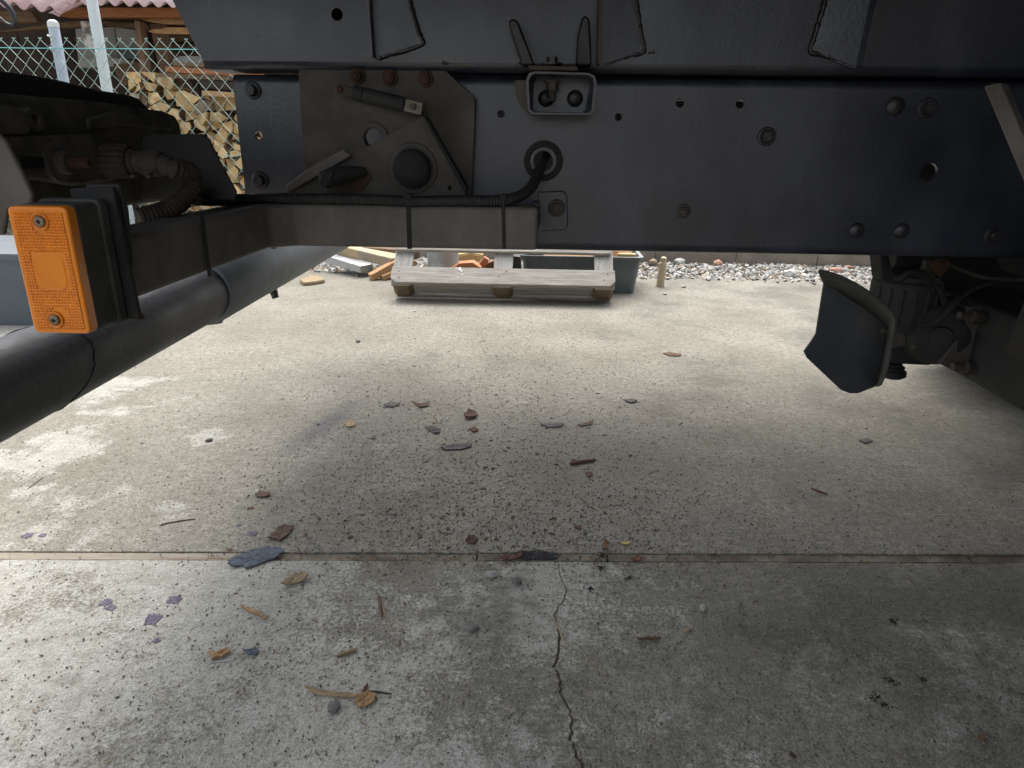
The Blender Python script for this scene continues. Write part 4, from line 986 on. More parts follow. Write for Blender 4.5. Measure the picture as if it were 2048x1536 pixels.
bar_between(at(800, 532, Z=.06), at(690, 505, Z=.10), .16, .06, 'formwork_beam', 'yellow_board', 'dirty yellow formwork beam lying behind the aluminium profile', 'beam', .006)
bar_between(at(830, 520, Z=.08), at(735, 512, Z=.08), .14, .07, 'formwork_beam', 'old_timber', 'brown timber beam end behind the left pallet leg', 'beam', .006)
o = MB().prism([at(x, y, Z=0.0) for x, y in ((600, 566), (622, 556), (642, 559), (650, 566), (630, 570), (608, 572))], (0, 0, .022)).build('wood_slab', 'tan', smooth=0, bevel=.006); tag(o, 'flat tan slab lying on concrete at the gravel edge', 'slab')
# blue-grey box at the far left
p = at(0, 650, Z=0.0); zt_ = at(0, 506, Y=p.y).z
o = loft([rring(p.x - .6, p.x + .22, p.y, p.y + .5, .001, .03), rring(p.x - .61, p.x + .23, p.y - .01, p.y + .51, zt_ - .03, .03), rring(p.x - .625, p.x + .245, p.y - .025, p.y + .525, zt_ - .028, .03), rring(p.x - .625, p.x + .245, p.y - .025, p.y + .525, zt_, .03)]).build('storage_box', 'crate', smooth=40)
tag(o, 'blue grey plastic storage box behind the amber marker', 'box')

# ================================================================== FENCE
YF = 5.15; kf = YF / FPX * .98
fence = empty('chain_link_fence', (-3.2, YF, 0), 'pale green chain link fence in front of the woodshed', 'fence')
zf = at(0, 96, Y=YF).z; ztop = at(6, 78, Y=YF).z; zmid = at(455, 311, Y=YF).z
per = 25.6 * kf; half = per / 2
xA, xB = -5.2, -2.0
nW = int((xB - xA) / half); zs_ = ztop; dz = 14.6 * kf
mb = MB()
for i in range(nW):
    x = xA + i * half * 1.0
    # one zig-zag wire per column, woven with its neighbours
    pts = []; nz2 = int(ztop / dz)
    for j in range(nz2):
        sx_ = half * .5 * (1 if (j % 2) else -1) * 2 * .5
        pts.append(Vector((x + half * .5 + sx_ * 1.06 * (1 if i % 2 == 0 else 1), YF + (.003 if j % 2 else -.003), ztop - j * dz + .012 * noise.noise((x * 2, j * .3, 0)) + .003 * noise.noise((x * 40, j, 2)))))
    if i % 2 == 0:
        pts = [Vector((p.x, p.y, p.z)) for p in pts]
    else:
        pts = [Vector((2 * (x + half * .5) - p.x, p.y, p.z)) for p in pts]
    mb.tube(pts, .0024, 5)
    e = pts[0]; mb.tube([e + Vector((-.010, 0, .010)), e, e + Vector((.010, 0, .010))], .0026, 5)
o = mb.build('wire_mesh', 'wire', fence, smooth=60); o['kind'] = 'stuff'
for z, mt in ((zf, 'wire_teal'), (zmid, 'wire'), (.08, 'wire')):
    MB().tube([(xA, YF - .006, z + .02), ((xA + xB)/2, YF - .006, z), (xB, YF - .006, z)], .003, 6).build('tension_wire', mt, fence)
def post(px, py, r, mat, name, topz=None, Y=YF + .05):
    p = at(px, py, Y=Y); z1_ = topz or p.z
    MB().lathe([(r, 0), (r, z1_), (r * .98, z1_ + .001)], (p.x, Y, -.05), (0, 0, 1), 24).build(name, mat, fence)
    return p, z1_
p, z1_ = post(103, 32, 9.3 * kf, 'post', 'post')
z1_ -= .05
MB().lathe([(9.9*kf, -.02), (9.9*kf, .004), (9*kf, .016), (5*kf, .026), (1*kf, .029)], (p.x, YF + .05, z1_), (0, 0, 1), 24).build('post_cap', 'cap', fence)
for z in (z1_ - .075, zf):
    MB().tube([Vector((p.x - 9.3*kf - .012, YF + .045, z + .008)), Vector((p.x - 9.3*kf, YF + .02, z)), Vector((p.x - 4*kf, YF + .05 - 9.6*kf, z - .004)), Vector((p.x, YF + .05 - 9.9*kf, z))], .005, 6).build('wire_clip', 'cap', fence)
# white pole behind the mesh
p2 = at(187, 20, Y=YF + .14)
o = MB().lathe([(10.2*kf, 0), (10.2*kf, .9), (9.8*kf, 1.4), (10.2*kf, 2.25), (9*kf, 2.26)], (p2.x, YF + .14, -.05), (0, 0, 1), 24).build('pole', 'pole')
tag(o, 'whitish round pole with scuffed dark edge standing behind the fence', 'pole')

# ================================================================== WOODSHED
YW = 6.1; kw = YW / FPX
shed = empty('woodshed', (-3.8, YW, 0), 'open wooden lean-to with faded red corrugated roof', 'shed')
def bx(name, px0, py0, px1, py1, Y, t, mat, parent=shed, bev=.004):
    a, b = at(px0, py0, Y=Y), at(px1, py1, Y=Y)
    return MB().box((min(a.x, b.x), Y, min(a.z, b.z)), (max(a.x, b.x), Y + t, max(a.z, b.z))).build(name, mat, parent, smooth=0, bevel=bev)
def pxpoly(name, pp, Y, t, mat, parent=shed, bev=.004): return MB().prism(poly(pp, Y=Y), (0, t, 0)).build(name, mat, parent, smooth=0, bevel=bev)
# corrugated sheets
def sheet(px0, px1, py_edge0, py_edge1, Y, pitch, amp, slope, depth=2.2, over=.0):
    a, b = at(px0, py_edge0, Y=Y), at(px1, py_edge1, Y=Y); n = int((b.x - a.x) / pitch * 12); vs, fs = [], []
    for j, d in enumerate((0, depth)):
        for i in range(n + 1):
            t = i / n; x = a.x + (b.x - a.x) * t
            vs.append((x, Y + d, a.z + (b.z - a.z) * t + d * slope + amp * math.cos(2 * math.pi * (x - a.x) / pitch)))
    for i in range(n): fs.append((i, i + 1, n + 2 + i, n + 1 + i))
    o = MB().add(vs, fs).build('roof_sheet', 'roof', shed, smooth=60); s = o.modifiers.new('solid', 'SOLIDIFY'); s.thickness = .006
    return o
pt = 25.6 * kw
sheet(128, 520, 2, 14, YW - .28, pt, .020, .38)
sheet(-260, 124, -20, 20, YW - .36, pt * 1.22, .024, .36)
pxpoly('roof_sheet', [(96, 26), (125, 8), (136, 12), (118, 34), (104, 27)], YW - .34, .01, 'roof', bev=.002)
# beams
bx('fascia_beam', 120, 14, 520, 36, YW - .05, .10, 'beam')
pxpoly('fascia_beam', [(-200, 22), (62, 22), (68, 32), (75, 44), (-200, 44)], YW - .08, .08, 'old_timber')
pxpoly('purlin', [(-200, 60), (0, 62), (90, 48), (160, 40), (164, 53), (120, 56), (0, 64), (-200, 68)], YW + .05, .09, 'old_timber')
pxpoly('purlin', [(190, 40), (290, 48), (290, 58), (190, 50)], YW + .3, .06, 'old_timber')
pxpoly('wany_board', [(268, 36), (300, 44), (330, 48), (500, 52), (500, 40), (270, 34)], YW + .06, .04, 'plank')
pxpoly('wany_board', [(294, 62), (305, 58), (320, 58), (335, 54), (500, 58), (500, 68), (330, 68), (305, 66)], YW + .07, .04, 'plank')
# posts
pxpoly('post', [(268, 40), (279, 42), (293, 150), (295, 420), (284, 420), (281, 150)], YW, .09, 'timber_v')
pxpoly('post', [(299, 48), (322, 48), (344, 140), (352, 420), (330, 420), (318, 140)], YW + .42, .10, 'timber_v')
# back and side walls of boards
za_, zb_ = 0, 2.05
xw0, xw1 = -6.2, -1.6; nb = 26
for i in range(nb):
    x = xw0 + (xw1 - xw0) * i / nb
    MB().box((x + .003, 7.6 + random.uniform(0, .01), -.05), (x + (xw1 - xw0)/nb - .003, 7.63, 2.6)).build('wall_board', 'dark_board', shed, smooth=0)
MB().box((xw0 - .03, YW, -.05), (xw0, 7.6, 2.4)).build('side_wall', 'dark_board', shed, smooth=0)
# pale panels standing inside
def inside(name, pp, Y, t, mat, label, cat):
    o = MB().prism(poly(pp, Y=Y), (0, t, 0)).build(name, mat, smooth=0, bevel=.006); return tag(o, label, cat)
inside('white_panel', [(150, 56), (228, 54), (236, 120), (156, 122)], 7.2, .03, 'white_panel', 'large pale board standing inside the shed behind the white pole', 'board')
inside('white_panel', [(230, 54), (272, 60), (276, 100), (238, 100)], 7.1, .03, 'white_panel', 'pale board with dark bracket beside the shed post', 'board')
inside('shelf', [(155, 118), (268, 116), (268, 132), (158, 136)], 6.9, .3, 'white_panel', 'low pale shelf inside the shed under the pale boards', 'shelf')
inside('dark_crate', [(236, 98), (278, 97), (279, 118), (238, 118)], 6.8, .25, 'crate', 'dark blue crate inside the shed left of the firewood', 'crate')
inside('rubble_sack', [(225, 128), (282, 124), (284, 170), (240, 172)], 6.75, .25, 'old_timber', 'brown sack in the shed left of the firewood', 'sack')
inside('grey_sack', [(345, 118), (360, 112), (400, 112), (470, 120), (470, 130), (350, 128)], 6.5, .25, 'white_panel', 'flat grey sheet lying on timbers above the firewood', 'sheet')
# rag hanging on the purlin
pp = [(160, 42), (185, 42), (188, 70), (191, 98), (170, 97), (165, 70)]
o = MB().prism(poly(pp, Y=YW - .01), (0, .008, 0)).build('rag', 'rag', smooth=0, bevel=.003); tag(o, 'dirty white cloth hanging from the shed beam by the pole', 'cloth')
# timbers stacked above the firewood
TB = [((330, 138), (520, 150), 12, 'beam', 'reddish timber above the firewood, topmost of the stacked timbers'),
      ((330, 150), (520, 158), 12, 'old_timber', 'dark brown timber above the firewood, second from the top'),
      ((345, 128), (520, 136), 9, 'old_timber', 'thin dark timber lying at the back above the firewood'),
      ((400, 168), (520, 176), 16, 'dark_board', 'dark wide plank resting on the firewood'),
      ((403, 186), (520, 194), 11, 'plank', 'pale yellow plank lying on the right of the firewood')]
for (a, b, th_, mt, lb) in TB:
    inside('timber', [(a[0], a[1] - th_/2), (b[0], b[1] - th_/2), (b[0], b[1] + th_/2), (a[0], a[1] + th_/2)], 6.02 + random.uniform(0, .03), .09, mt, lb, 'timber')
for i, (y, th_) in enumerate(((76, 12), (92, 10), (108, 9))):
    inside('timber', [(310, y - th_/2), (520, y + 4 - th_/2), (520, y + 4 + th_/2), (310, y + th_/2)], 6.9, .1, 'old_timber', ('brown timber on the rack in the shed, ' + ('top', 'middle', 'bottom')[i] + ' of three'), 'timber')
# black cables hanging from the roof
for i, pts in enumerate(([(-12, -10), (6, 6), (20, 22), (27, 38), (26, 46)], [(-8, -12), (10, 4), (24, 20), (31, 36), (29, 46), (24, 46)], [(-20, 26), (0, 36), (12, 46), (26, 50), (30, 44)])):
    o = MB().tube(smooth_path([at(x, y, Y=5.6) for x, y in pts], 8), .010, 8).build('cable', 'cable')
    tag(o, ('black cable loop hanging under the roof corner, left strand', 'black cable loop hanging under the roof corner, right strand', 'thin cable sagging under the roof corner below the loop')[i], 'cable')

# ---- firewood: every split log is a thing of its own
rf = random.Random(21)
x0f, x1f = at(282, 300, Y=YW).x, at(560, 300, Y=YW).x
def topz_at(x):
    px = x
    pts_ = [(282, 146), (322, 148), (345, 168), (380, 178), (400, 190), (440, 192), (560, 196)]
    P = [at(a, b, Y=YW) for a, b in pts_]
    for p, q in zip(P, P[1:]):
        if p.x <= x <= q.x: return p.z + (q.z - p.z) * (x - p.x) / (q.x - p.x)
    return P[0].z if x < P[0].x else P[-1].z
sites = []
cell = .104; row = 0; z = .06
while z < 1.4:
    x = x0f - .3 + (row % 2) * cell * .5
    while x < x1f:
        s = (x + rf.uniform(-.036, .036), z + rf.uniform(-.03, .03))
        if s[1] < topz_at(s[0]) - .035: sites.append((*s, row))
        x += cell * rf.uniform(.82, 1.3)
    z += cell * .72; row += 1
def clip(pg, a, b, c):
    res = []
    for i in range(len(pg)):
        p, q = pg[i], pg[(i + 1) % len(pg)]; dp, dq = a*p[0] + b*p[1] - c, a*q[0] + b*q[1] - c
        if dp <= 0: res.append(p)
        if dp * dq < 0: t = dp / (dp - dq); res.append((p[0] + (q[0]-p[0])*t, p[1] + (q[1]-p[1])*t))
    return res
nlog = 0; LOGS = []
for i, s in enumerate(sites):
    if s[0] < x0f - .02: continue
    pg = [(s[0]-.1, s[1]-.08), (s[0]+.1, s[1]-.08), (s[0]+.1, s[1]+.08), (s[0]-.1, s[1]+.08)]
    tz = topz_at(s[0]) + .01; pg = clip(pg, 0, 1, tz)
    for j, q in enumerate(sites):
        if j != i and abs(q[0]-s[0]) < .3 and abs(q[1]-s[1]) < .3:
            a, b = q[0]-s[0], q[1]-s[1]; pg = clip(pg, a, b, (q[0]**2 + q[1]**2 - s[0]**2 - s[1]**2) / 2)
    if len(pg) < 3: continue
    cx_, cz_ = sum(p[0] for p in pg)/len(pg), sum(p[1] for p in pg)/len(pg); sh = rf.uniform(.86, .97)
    pg = [(cx_ + (p[0]-cx_)*sh + rf.uniform(-.004, .004), cz_ + (p[1]-cz_)*sh + rf.uniform(-.004, .004)) for p in pg]
    # drop a corner now and then so wedges and quarters appear
    for _k in range(2):
        if len(pg) > 3 and rf.random() < .36: pg.pop(rf.randrange(len(pg)))
    y0 = YW + rf.uniform(-.08, .08); tilt = Vector((rf.uniform(-.05, .05), .33, rf.uniform(-.03, .03)))
    pts = [Vector((p[0], y0 + rf.uniform(-.008, .008), p[1])) for p in pg]
    mb = MB().prism(pts, tilt, mi=0, mi_side=1)
    # half of the long faces are split wood, the rest bark
    for k_ in range(2, len(mb.f)):
        if rf.random() < .45: mb.m[k_] = 0
    o = mb.build('firewood_log', ['log_grey' if rf.random() < .12 else 'log_end', 'log_side'], smooth=0, bevel=.004, origin=(cx_, y0, cz_)); nlog += 1
    LOGS.append((o, cx_, cz_, s[2]))
tag_rows = sorted({r_ for _, _, _, r_ in LOGS}, reverse=True)
ORD = ['first', 'second', 'third', 'fourth', 'fifth', 'sixth', 'seventh', 'eighth', 'ninth', 'tenth', 'eleventh', 'twelfth', 'thirteenth', 'fourteenth', 'fifteenth', 'sixteenth', 'seventeenth']
for ri, r_ in enumerate(tag_rows):
    for ci, (o, _, _, _) in enumerate(sorted([L for L in LOGS if L[3] == r_], key=lambda L: L[1])):
        tag(o, 'split log in firewood stack, %s from left in %s row from top' % (ORD[min(ci, 16)], ORD[min(ri, 16)]), 'firewood', 'split logs in the firewood stack')

# ================================================================== DEBRIS ON THE CONCRETE
def flake(pp, t, mat, name, label, cat, lift=0., curl=0., group=None):
    t *= .6; curl *= .7
    pts = [at(x, y, Z=t + lift) for x, y in pp]; c = sum(pts, Vector()) / len(pts)
    # irregular outline
    o2 = []
    for i, p in enumerate(pts):
        q = pts[(i + 1) % len(pts)]; o2.append(p)
        for tt in (.25, .5, .75): m_ = p.lerp(q, tt); o2.append(m_ + (m_ - c) * random.uniform(-.10, .07))
    N_ = len(o2); rg1 = [c.lerp(p, random.uniform(.5, .72)) + Vector((0, 0, random.uniform(-.15, .45) * t)) for p in o2]
    rg2 = [c.lerp(p, random.uniform(.2, .34)) + Vector((0, 0, random.uniform(-.3, .5) * t)) for p in o2[::2]]
    mb = MB(); B0 = [p + Vector((0, 0, -t * .8)) for p in o2]; M2 = len(rg2)
    fs = [tuple(q + (N_ * 2 + N_ if 0 else 0) for q in (i, (i + 1) % N_, N_ + (i + 1) % N_, N_ + i)) for i in range(N_)]
    fs += [((i + 1) % N_, i, 2 * N_ + i, 2 * N_ + (i + 1) % N_) for i in range(N_)]
    fs += [f_ for i in range(M2) for f_ in ((N_ + 2*i, N_ + (2*i + 1) % N_, 3*N_ + i), (N_ + (2*i + 1) % N_, N_ + (2*i + 2) % N_, 3*N_ + (i + 1) % M2), (N_ + (2*i + 1) % N_, 3*N_ + (i + 1) % M2, 3*N_ + i))]
    fs += [tuple(3*N_ + i for i in range(M2)), tuple(reversed([2*N_ + i for i in range(N_)]))]
    mb.add(o2 + rg1 + B0 + rg2, fs)
    if curl:
        L = max((p - c).length for p in pts)
        mb.v = [(x, y, z + curl * (((x - c.x)**2 + (y - c.y)**2) / (L * L))) for x, y, z in mb.v]
    o = mb.build(name, mat, smooth=0, origin=c); return tag(o, label, cat, group)
def stick(a, b, r, mat, name, label, cat, bend=0.0, flat=1.0, group=None):
    r *= .72
    A, B = at(*a, Z=r * .8), at(*b, Z=r * .8); n_ = 7; c = (A + B) / 2
    pts = [A.lerp(B, i / n_) + Vector((0, bend * math.sin(math.pi * i / n_), 0)) + Vector((random.uniform(-1, 1) * r * .3, random.uniform(-1, 1) * r * .3, 0)) for i in range(n_ + 1)]
    mb = MB().tube(pts, [r * (.55 + .45 * math.sin(math.pi * (i + .6) / (n_ + 1.2))) for i in range(n_ + 1)], 6)
    o = mb.build(name, mat, smooth=50, origin=c); return tag(o, label, cat, group)
flake([(455, 1128), (462, 1117), (480, 1110), (500, 1100), (540, 1094), (560, 1096), (567, 1106), (550, 1117), (530, 1122), (512, 1130), (490, 1136), (484, 1130), (468, 1133)], .006, 'slate', 'bark_flake', 'blue-grey bark flake lying across the wooden joint strip', 'bark', curl=.006)
flake([(534, 1077), (555, 1056), (566, 1051), (588, 1053), (580, 1066), (560, 1082), (552, 1078)], .005, 'bark', 'bark_flake', 'brown rectangular bark flake just behind the joint strip', 'bark', curl=.006)
flake([(562, 1173), (568, 1162), (585, 1152), (610, 1148), (617, 1154), (605, 1163), (588, 1167), (572, 1171)], .006, 'tan', 'wood_curl', 'curled tan bark piece in front of the joint strip', 'bark', curl=.014)
flake([(417, 1305), (430, 1304), (440, 1300), (456, 1295), (461, 1304), (444, 1312), (436, 1313), (424, 1320)], .008, 'chip', 'wood_chip', 'bright orange notched wood chip on the near concrete', 'wood chip', curl=.006)
flake([(487, 1300), (500, 1298), (512, 1294), (518, 1302), (510, 1311), (494, 1308)], .003, 'slate', 'paint_flake', 'small blue flake right of the orange wood chip', 'flake', curl=.003)
stick((420, 1325), (468, 1320), .0018, 'stone_white', 'wood_shaving', 'thin white shaving under the orange wood chip', 'shaving')
stick((482, 1210), (534, 1236), .0045, 'chip', 'wood_splinter', 'tan wood splinter lying diagonally on near concrete', 'splinter')
stick((672, 1312), (711, 1298), .005, 'tan', 'wood_splinter', 'short dull brown splinter right of the blue flake', 'splinter')
flake([(608, 1374), (625, 1376), (660, 1381), (700, 1386), (716, 1390), (706, 1396), (660, 1391), (630, 1388)], .004, 'tan', 'bark_strip', 'long tan bark strip pointing at a square brown chip', 'bark', curl=.006)
flake([(707, 1405), (716, 1390), (735, 1382), (752, 1389), (750, 1402), (735, 1411), (720, 1416)], .006, 'chip', 'bark_chip', 'squarish brown chip at the end of the tan strip', 'wood chip', curl=.004)
stick((722, 1392), (734, 1368), .004, 'bark_red', 'wood_splinter', 'brown sliver standing up beside the squarish chip', 'splinter')
stick((735, 1381), (784, 1388), .002, 'twig', 'twig', 'thin dark twig right of the squarish chip', 'twig')
stick((320, 1050), (391, 1038), .002, 'twig', 'twig', 'thin dark twig on the pale film left of centre', 'twig', bend=.004)
stick((55, 978), (86, 955), .0016, 'bark_red', 'twig', 'thin reddish twig at the far left of the concrete', 'twig')
stick((1106, 1232), (1134, 1294), .0018, 'straw', 'straw', 'dry straw lying beside the crack', 'straw')
stick((1160, 1300), (1210, 1350), .0012, 'straw', 'straw', 'faint straw right of the crack', 'straw')
stick((1275, 1277), (1320, 1276), .004, 'bark_red', 'wood_splinter', 'reddish splinter on the dark concrete right of the crack', 'splinter')
stick((757, 1190), (763, 1232), .004, 'bark_red', 'wood_splinter', 'reddish upright splinter left of the two grey pebbles', 'splinter')
stick((764, 1208), (772, 1238), .002, 'straw', 'straw', 'pale splinter beside the reddish upright splinter', 'straw')
flake([(882, 894), (905, 888), (940, 886), (944, 891), (925, 898), (890, 899)], .006, 'bark_grey', 'bark_strip', 'long grey bark strip in the middle of the far slab', 'bark', curl=.004)
stick((884, 897), (912, 896), .003, 'straw', 'wood_splinter', 'pale splinter beside the long grey bark strip', 'splinter')
stick((1141, 927), (1191, 919), .007, 'bark_red', 'wood_stick', 'reddish brown stick on the far slab under the rail', 'stick')
flake([(928, 828), (938, 822), (950, 824), (956, 832), (942, 837), (932, 836)], .008, 'bark_red', 'bark_flake', 'reddish curled bark flake on far slab, nearest the pallet', 'bark', curl=.014)
stick((936, 838), (954, 831), .003, 'chip', 'wood_splinter', 'pale splinter leaning on the reddish curled bark flake', 'splinter')
flake([(938, 857), (948, 853), (957, 859), (948, 864)], .006, 'bark_red', 'bark_flake', 'small reddish bark flake just below the curled one', 'bark', curl=.004)
flake([(850, 855), (866, 853), (882, 858), (880, 866), (868, 866), (858, 860)], .006, 'bark_grey', 'bark_flake', 'grey bark flake left of the reddish flakes', 'bark', curl=.006)
flake([(825, 804), (835, 808), (850, 807), (860, 802), (856, 812), (838, 814)], .006, 'bark', 'bark_flake', 'dark crescent bark flake left of centre on far slab', 'bark', curl=.006)
flake([(768, 808), (782, 803), (800, 806), (788, 814), (774, 812)], .006, 'bark_grey', 'bark_flake', 'dull grey bark flake left of the crescent flake', 'bark', curl=.004)
flake([(931, 1078), (936, 1070), (950, 1069), (956, 1077), (948, 1084), (936, 1083)], .010, 'bark_red', 'bark_chunk', 'dark red bark chunk just behind the joint strip', 'bark')
flake([(510, 990), (520, 983), (538, 984), (541, 990), (528, 994), (516, 993)], .006, 'bark', 'bark_flake', 'small brown bark flake above the blue-grey one', 'bark', curl=.006)
flake([(688, 848), (698, 840), (712, 844), (710, 852), (696, 854)], .005, 'tan', 'bark_flake', 'tan flake lying on the dark smear', 'bark', curl=.004)
flake([(1080, 848), (1100, 845), (1128, 848), (1120, 853), (1098, 854)], .005, 'bark_grey', 'bark_flake', 'wide thin grey flake right of centre on far slab', 'bark', curl=.004)
flake([(1155, 849), (1175, 845), (1187, 842), (1182, 849), (1162, 852)], .005, 'bark', 'bark_flake', 'thin brown flake beside the wide grey flake', 'bark', curl=.003)
flake([(1248, 800), (1262, 797), (1275, 801), (1262, 805)], .008, 'bark_grey', 'bark_flake', 'dark grey flake right of centre towards the shield plate', 'bark', curl=.004)
flake([(1326, 706), (1340, 704), (1362, 708), (1358, 712), (1338, 711)], .006, 'bark_red', 'bark_flake', 'reddish flake on the bright concrete near the gravel', 'bark', curl=.002)
flake([(1170, 945), (1180, 942), (1186, 949), (1176, 954)], .005, 'bark_red', 'bark_flake', 'small red flake below the reddish brown stick', 'bark')
flake([(1718, 880), (1735, 876), (1746, 881), (1730, 886)], .006, 'bark_grey', 'bark_flake', 'grey brown flake below the shield plate', 'bark', curl=.003)
stick((1622, 976), (1654, 988), .004, 'leaf_b', 'wood_stick', 'brown sliver on the dark slab at the right', 'stick')
stick((1388, 1008), (1396, 994), .0024, 'straw', 'straw', 'pale straw on the dark slab right of centre', 'straw')
stick((1405, 876), (1422, 892), .0018, 'straw', 'straw', 'short orange straw on the far slab right of centre', 'straw')
flake([(1000, 1114), (1012, 1109), (1030, 1108), (1046, 1104), (1044, 1112), (1022, 1117), (1008, 1117)], .008, 'bark_red', 'bark_chunk', 'orange brown bark lying by the black wet spot on the joint', 'bark', curl=.004)
flake([(1204, 1102), (1206, 1090), (1210, 1079), (1217, 1084), (1215, 1096)], .006, 'leaf_b', 'dry_leaf', 'brown leaf scrap standing at the break in the joint', 'leaf', curl=.01)
flake([(1240, 1087), (1250, 1083), (1262, 1085), (1252, 1089)], .003, 'leaf_y', 'dry_leaf', 'tiny yellow leaf beside the joint strip', 'leaf', curl=.003)
flake([(1262, 1118), (1275, 1111), (1284, 1116), (1278, 1122), (1266, 1122)], .005, 'leaf_b', 'dry_leaf', 'curled brown leaf in front of the joint strip', 'leaf', curl=.006)
flake([(1954, 1473), (1962, 1466), (1974, 1478), (1966, 1483)], .004, 'leaf_b', 'dry_leaf', 'reddish brown leaf near the bottom right corner', 'leaf', curl=.003)
stone(418, 880, .013, 'stone_grey', 'lone grey pebble on the far slab left of the dark smear')
stone(716, 682, .015, 'stone_grey', 'round dark pebble on bright concrete left of centre')
stone(668, 1414, .0135, 'stone_grey', 'dark round pebble below the long tan strip')
stone(948, 1256, .012, 'stone_grey', 'grey round pebble in the middle of the near slab')
stone(984, 1148, .015, 'stone', 'pale lumpy pebble in front of the black wet spot')
stone(1034, 1162, .014, 'stone_grey', 'brownish grey pebble beside the pale lumpy one')
stone(1406, 1216, .010, 'stone', 'pale pebble on the dark slab right of the crack')
stone(1374, 1261, .007, 'stone_brown', 'tiny yellow pebble right of the crack')
stone(1586, 1486+24, .006, 'twig', 'tiny black pebble at the bottom edge right of centre')
for i, (x, y, r) in enumerate(((1203, 1135, .012), (1258, 1155, .010), (1179, 1178, .008), (1781, 1361, .013), (1755, 1395, .012), (1772, 1410, .013), (1844, 1358, .008), (1786, 1243, .009), (1204, 1112, .008))):
    mb = MB()
    for _ in range(34):
        a, q = random.uniform(0, 6.28), abs(random.gauss(0, .5)) * r; p = at(x, y, Z=.001) + Vector((math.cos(a)*q*1.3, math.sin(a)*q, 0)); s = random.uniform(.0006, .0016)
        mb.lathe([(s, 0), (s * .8, s * .7), (s * .2, s * 1.5)], p, (random.uniform(-.4, .4), random.uniform(-.4, .4), 1), 6)
    o = mb.build('moss_clump', 'moss', smooth=50)
    tag(o, ['black moss clump just in front of the joint, nearest the leaf scrap', 'black moss clump in front of the joint, right of the pebbles', 'small black moss clump above the crack', 'black moss clump on dark slab, topmost of three at right',
            'black moss clump on dark slab, middle of three at right', 'black moss clump on dark slab, lowest of three at right', 'small black moss clump right of the three clumps', 'small black moss clump on dark slab above the three', 'tiny moss clump in the joint'][i], 'moss')
# yellowish moss growing along the right end of the joint
mb = MB()
for _ in range(420):
    x = random.choice((random.uniform(.28, .52), random.uniform(.62, .95), random.gauss(.8, .12))) if random.random() < .8 else random.uniform(.1, 2); p = Vector((x, yj(x) + JW + .002 + random.gauss(0, .006), -.001)); s = random.uniform(.0006, .0018)
    mb.lathe([(s, 0), (s * .8, s), (s * .2, s * 1.4)], p, (random.uniform(-.5, .5), random.uniform(-.5, .5), 1), 5)
tag(mb.build('joint_moss', 'mossy', smooth=50), 'yellow green moss along the joint between the slabs', 'moss', kind='stuff')
# countable crumbs of bark scattered in the litter band
rc = random.Random(77)
for i in range(120):
    px, py = rc.gauss(980, 190), 1100 - abs(rc.gauss(0, 1)) * 210
    if py < 640 or px < 420 or px > 1500: continue
    p = at(px, py, Z=.002); r = rc.uniform(.003, .009); n_ = rc.randint(6, 9); a0 = rc.uniform(0, 6); el = rc.uniform(.35, .8); rot = rc.uniform(0, 6.28)
    pts = []
    for k_ in range(n_):
        a = a0 + 2*math.pi*k_/n_; q = r * rc.uniform(.55, 1.2); u_, v_ = math.cos(a)*q, math.sin(a)*q*el
        pts.append(p + Vector((u_*math.cos(rot) - v_*math.sin(rot), u_*math.sin(rot) + v_*math.cos(rot), rc.uniform(-.001, .0012))))
    o = MB().prism(pts, (0, 0, -.0018)).build('bark_crumb', rc.choice(('bark', 'bark_grey', 'bark_grey', 'bark', 'bark_grey', 'bark_red')), smooth=0, origin=p)
    tag(o, 'tiny bark crumb scattered on the concrete under the truck', 'bark', 'bark crumbs under the truck')
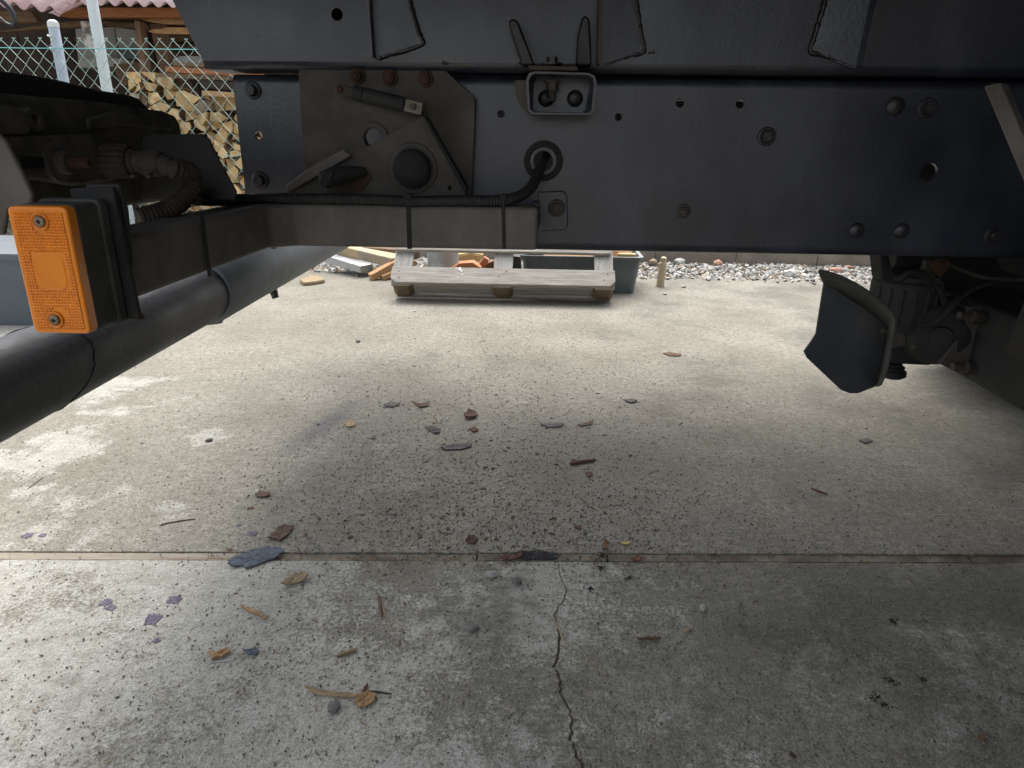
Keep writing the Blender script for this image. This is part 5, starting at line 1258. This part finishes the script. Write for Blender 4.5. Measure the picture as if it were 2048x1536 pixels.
# grit nobody could count
def grit(name, mat, n, fx, smin, smax, label):
    mb = MB()
    for _ in range(n):
        px, py = fx(); p = at(px, py, Z=0)
        if abs(p.y - yj(p.x)) < .02 and rc.random() < .5: continue
        if p.y > 4.4 or abs(p.x) > 3: continue
        s = rc.uniform(smin, smax) * (1 + .25 * p.y); vs, fs = rc.choice(protos_lo)
        q = Matrix.LocRotScale(p + Vector((0, 0, s * .25)), Quaternion((rc.gauss(0,1), 0, 0, rc.gauss(0,1))).normalized(), Vector((s, s, s)))
        mb.add([q @ v for v in vs], fs)
    tag(mb.build(name, mat, smooth=0), label, 'grit', kind='stuff')
protos_lo = []
for i in range(5):
    vs = [Vector(v) * random.uniform(.75, 1.2) for v in ((1,0,0), (-1,0,0), (0,1,0), (0,-1,0), (0,0,.7), (0,0,-.7))]
    protos_lo.append((vs, [(0,2,4), (2,1,4), (1,3,4), (3,0,4), (2,0,5), (1,2,5), (3,1,5), (0,3,5)]))
grit('pale_grit', 'grit', 3500, lambda: (rc.uniform(0, 2048), rc.uniform(620, 1540)), .0006, .0017, 'pale sand grains strewn over the concrete')
grit('litter_grit', 'grit_dark', 2600, lambda: (rc.gauss(1000, 260), 620 + abs(rc.gauss(0, 1)) * 330), .0006, .0019, 'dark litter crumbs strewn under the truck')
grit('chip_grit', 'chip', 260, lambda: (rc.gauss(620, 180), rc.gauss(1310, 70)), .0008, .0022, 'orange sawdust crumbs around the wood chips')

# flat litter under the truck: splinters and leaf crumbs, too many to count
mb = MB(); rl_ = random.Random(5)
for _ in range(6500):
    if rl_.random() < .60: px, py = rl_.gauss(1000, 270), 1130 - abs(rl_.gauss(0, 1)) * 230
    else: px, py = rl_.uniform(0, 2048), rl_.uniform(640, 1530)
    if py < 625: continue
    p = at(px, py, Z=.0012)
    if p.y > 4.3 or abs(p.x) > 3: continue
    a, b = rl_.uniform(.0006, .0024) * (1.6 if rl_.random() < .1 else 1) * (1 + .15 * p.y), rl_.uniform(.0006, .0018) * (1 + .15 * p.y); rot = rl_.uniform(0, 3.14); c0, s0_ = math.cos(rot), math.sin(rot)
    q = [p + Vector((u*a*c0 - v*b*s0_, u*a*s0_ + v*b*c0, rl_.uniform(0, .0012))) for u, v in ((-1, -.5), (0, -1), (1, -.3), (.7, .8), (-.5, 1))]
    mb.add(q + [p + Vector((0, 0, -.003))], [(0, 1, 2, 3, 4), (1, 0, 5), (2, 1, 5), (3, 2, 5), (4, 3, 5), (0, 4, 5)], rl_.choices(range(4), (5, 3, 4, 1))[0])
tag(mb.build('litter', ['bark_grey', 'bark', 'tan', 'bark_red'], smooth=0), 'fine bark and leaf litter strewn over the concrete', 'litter', kind='stuff')
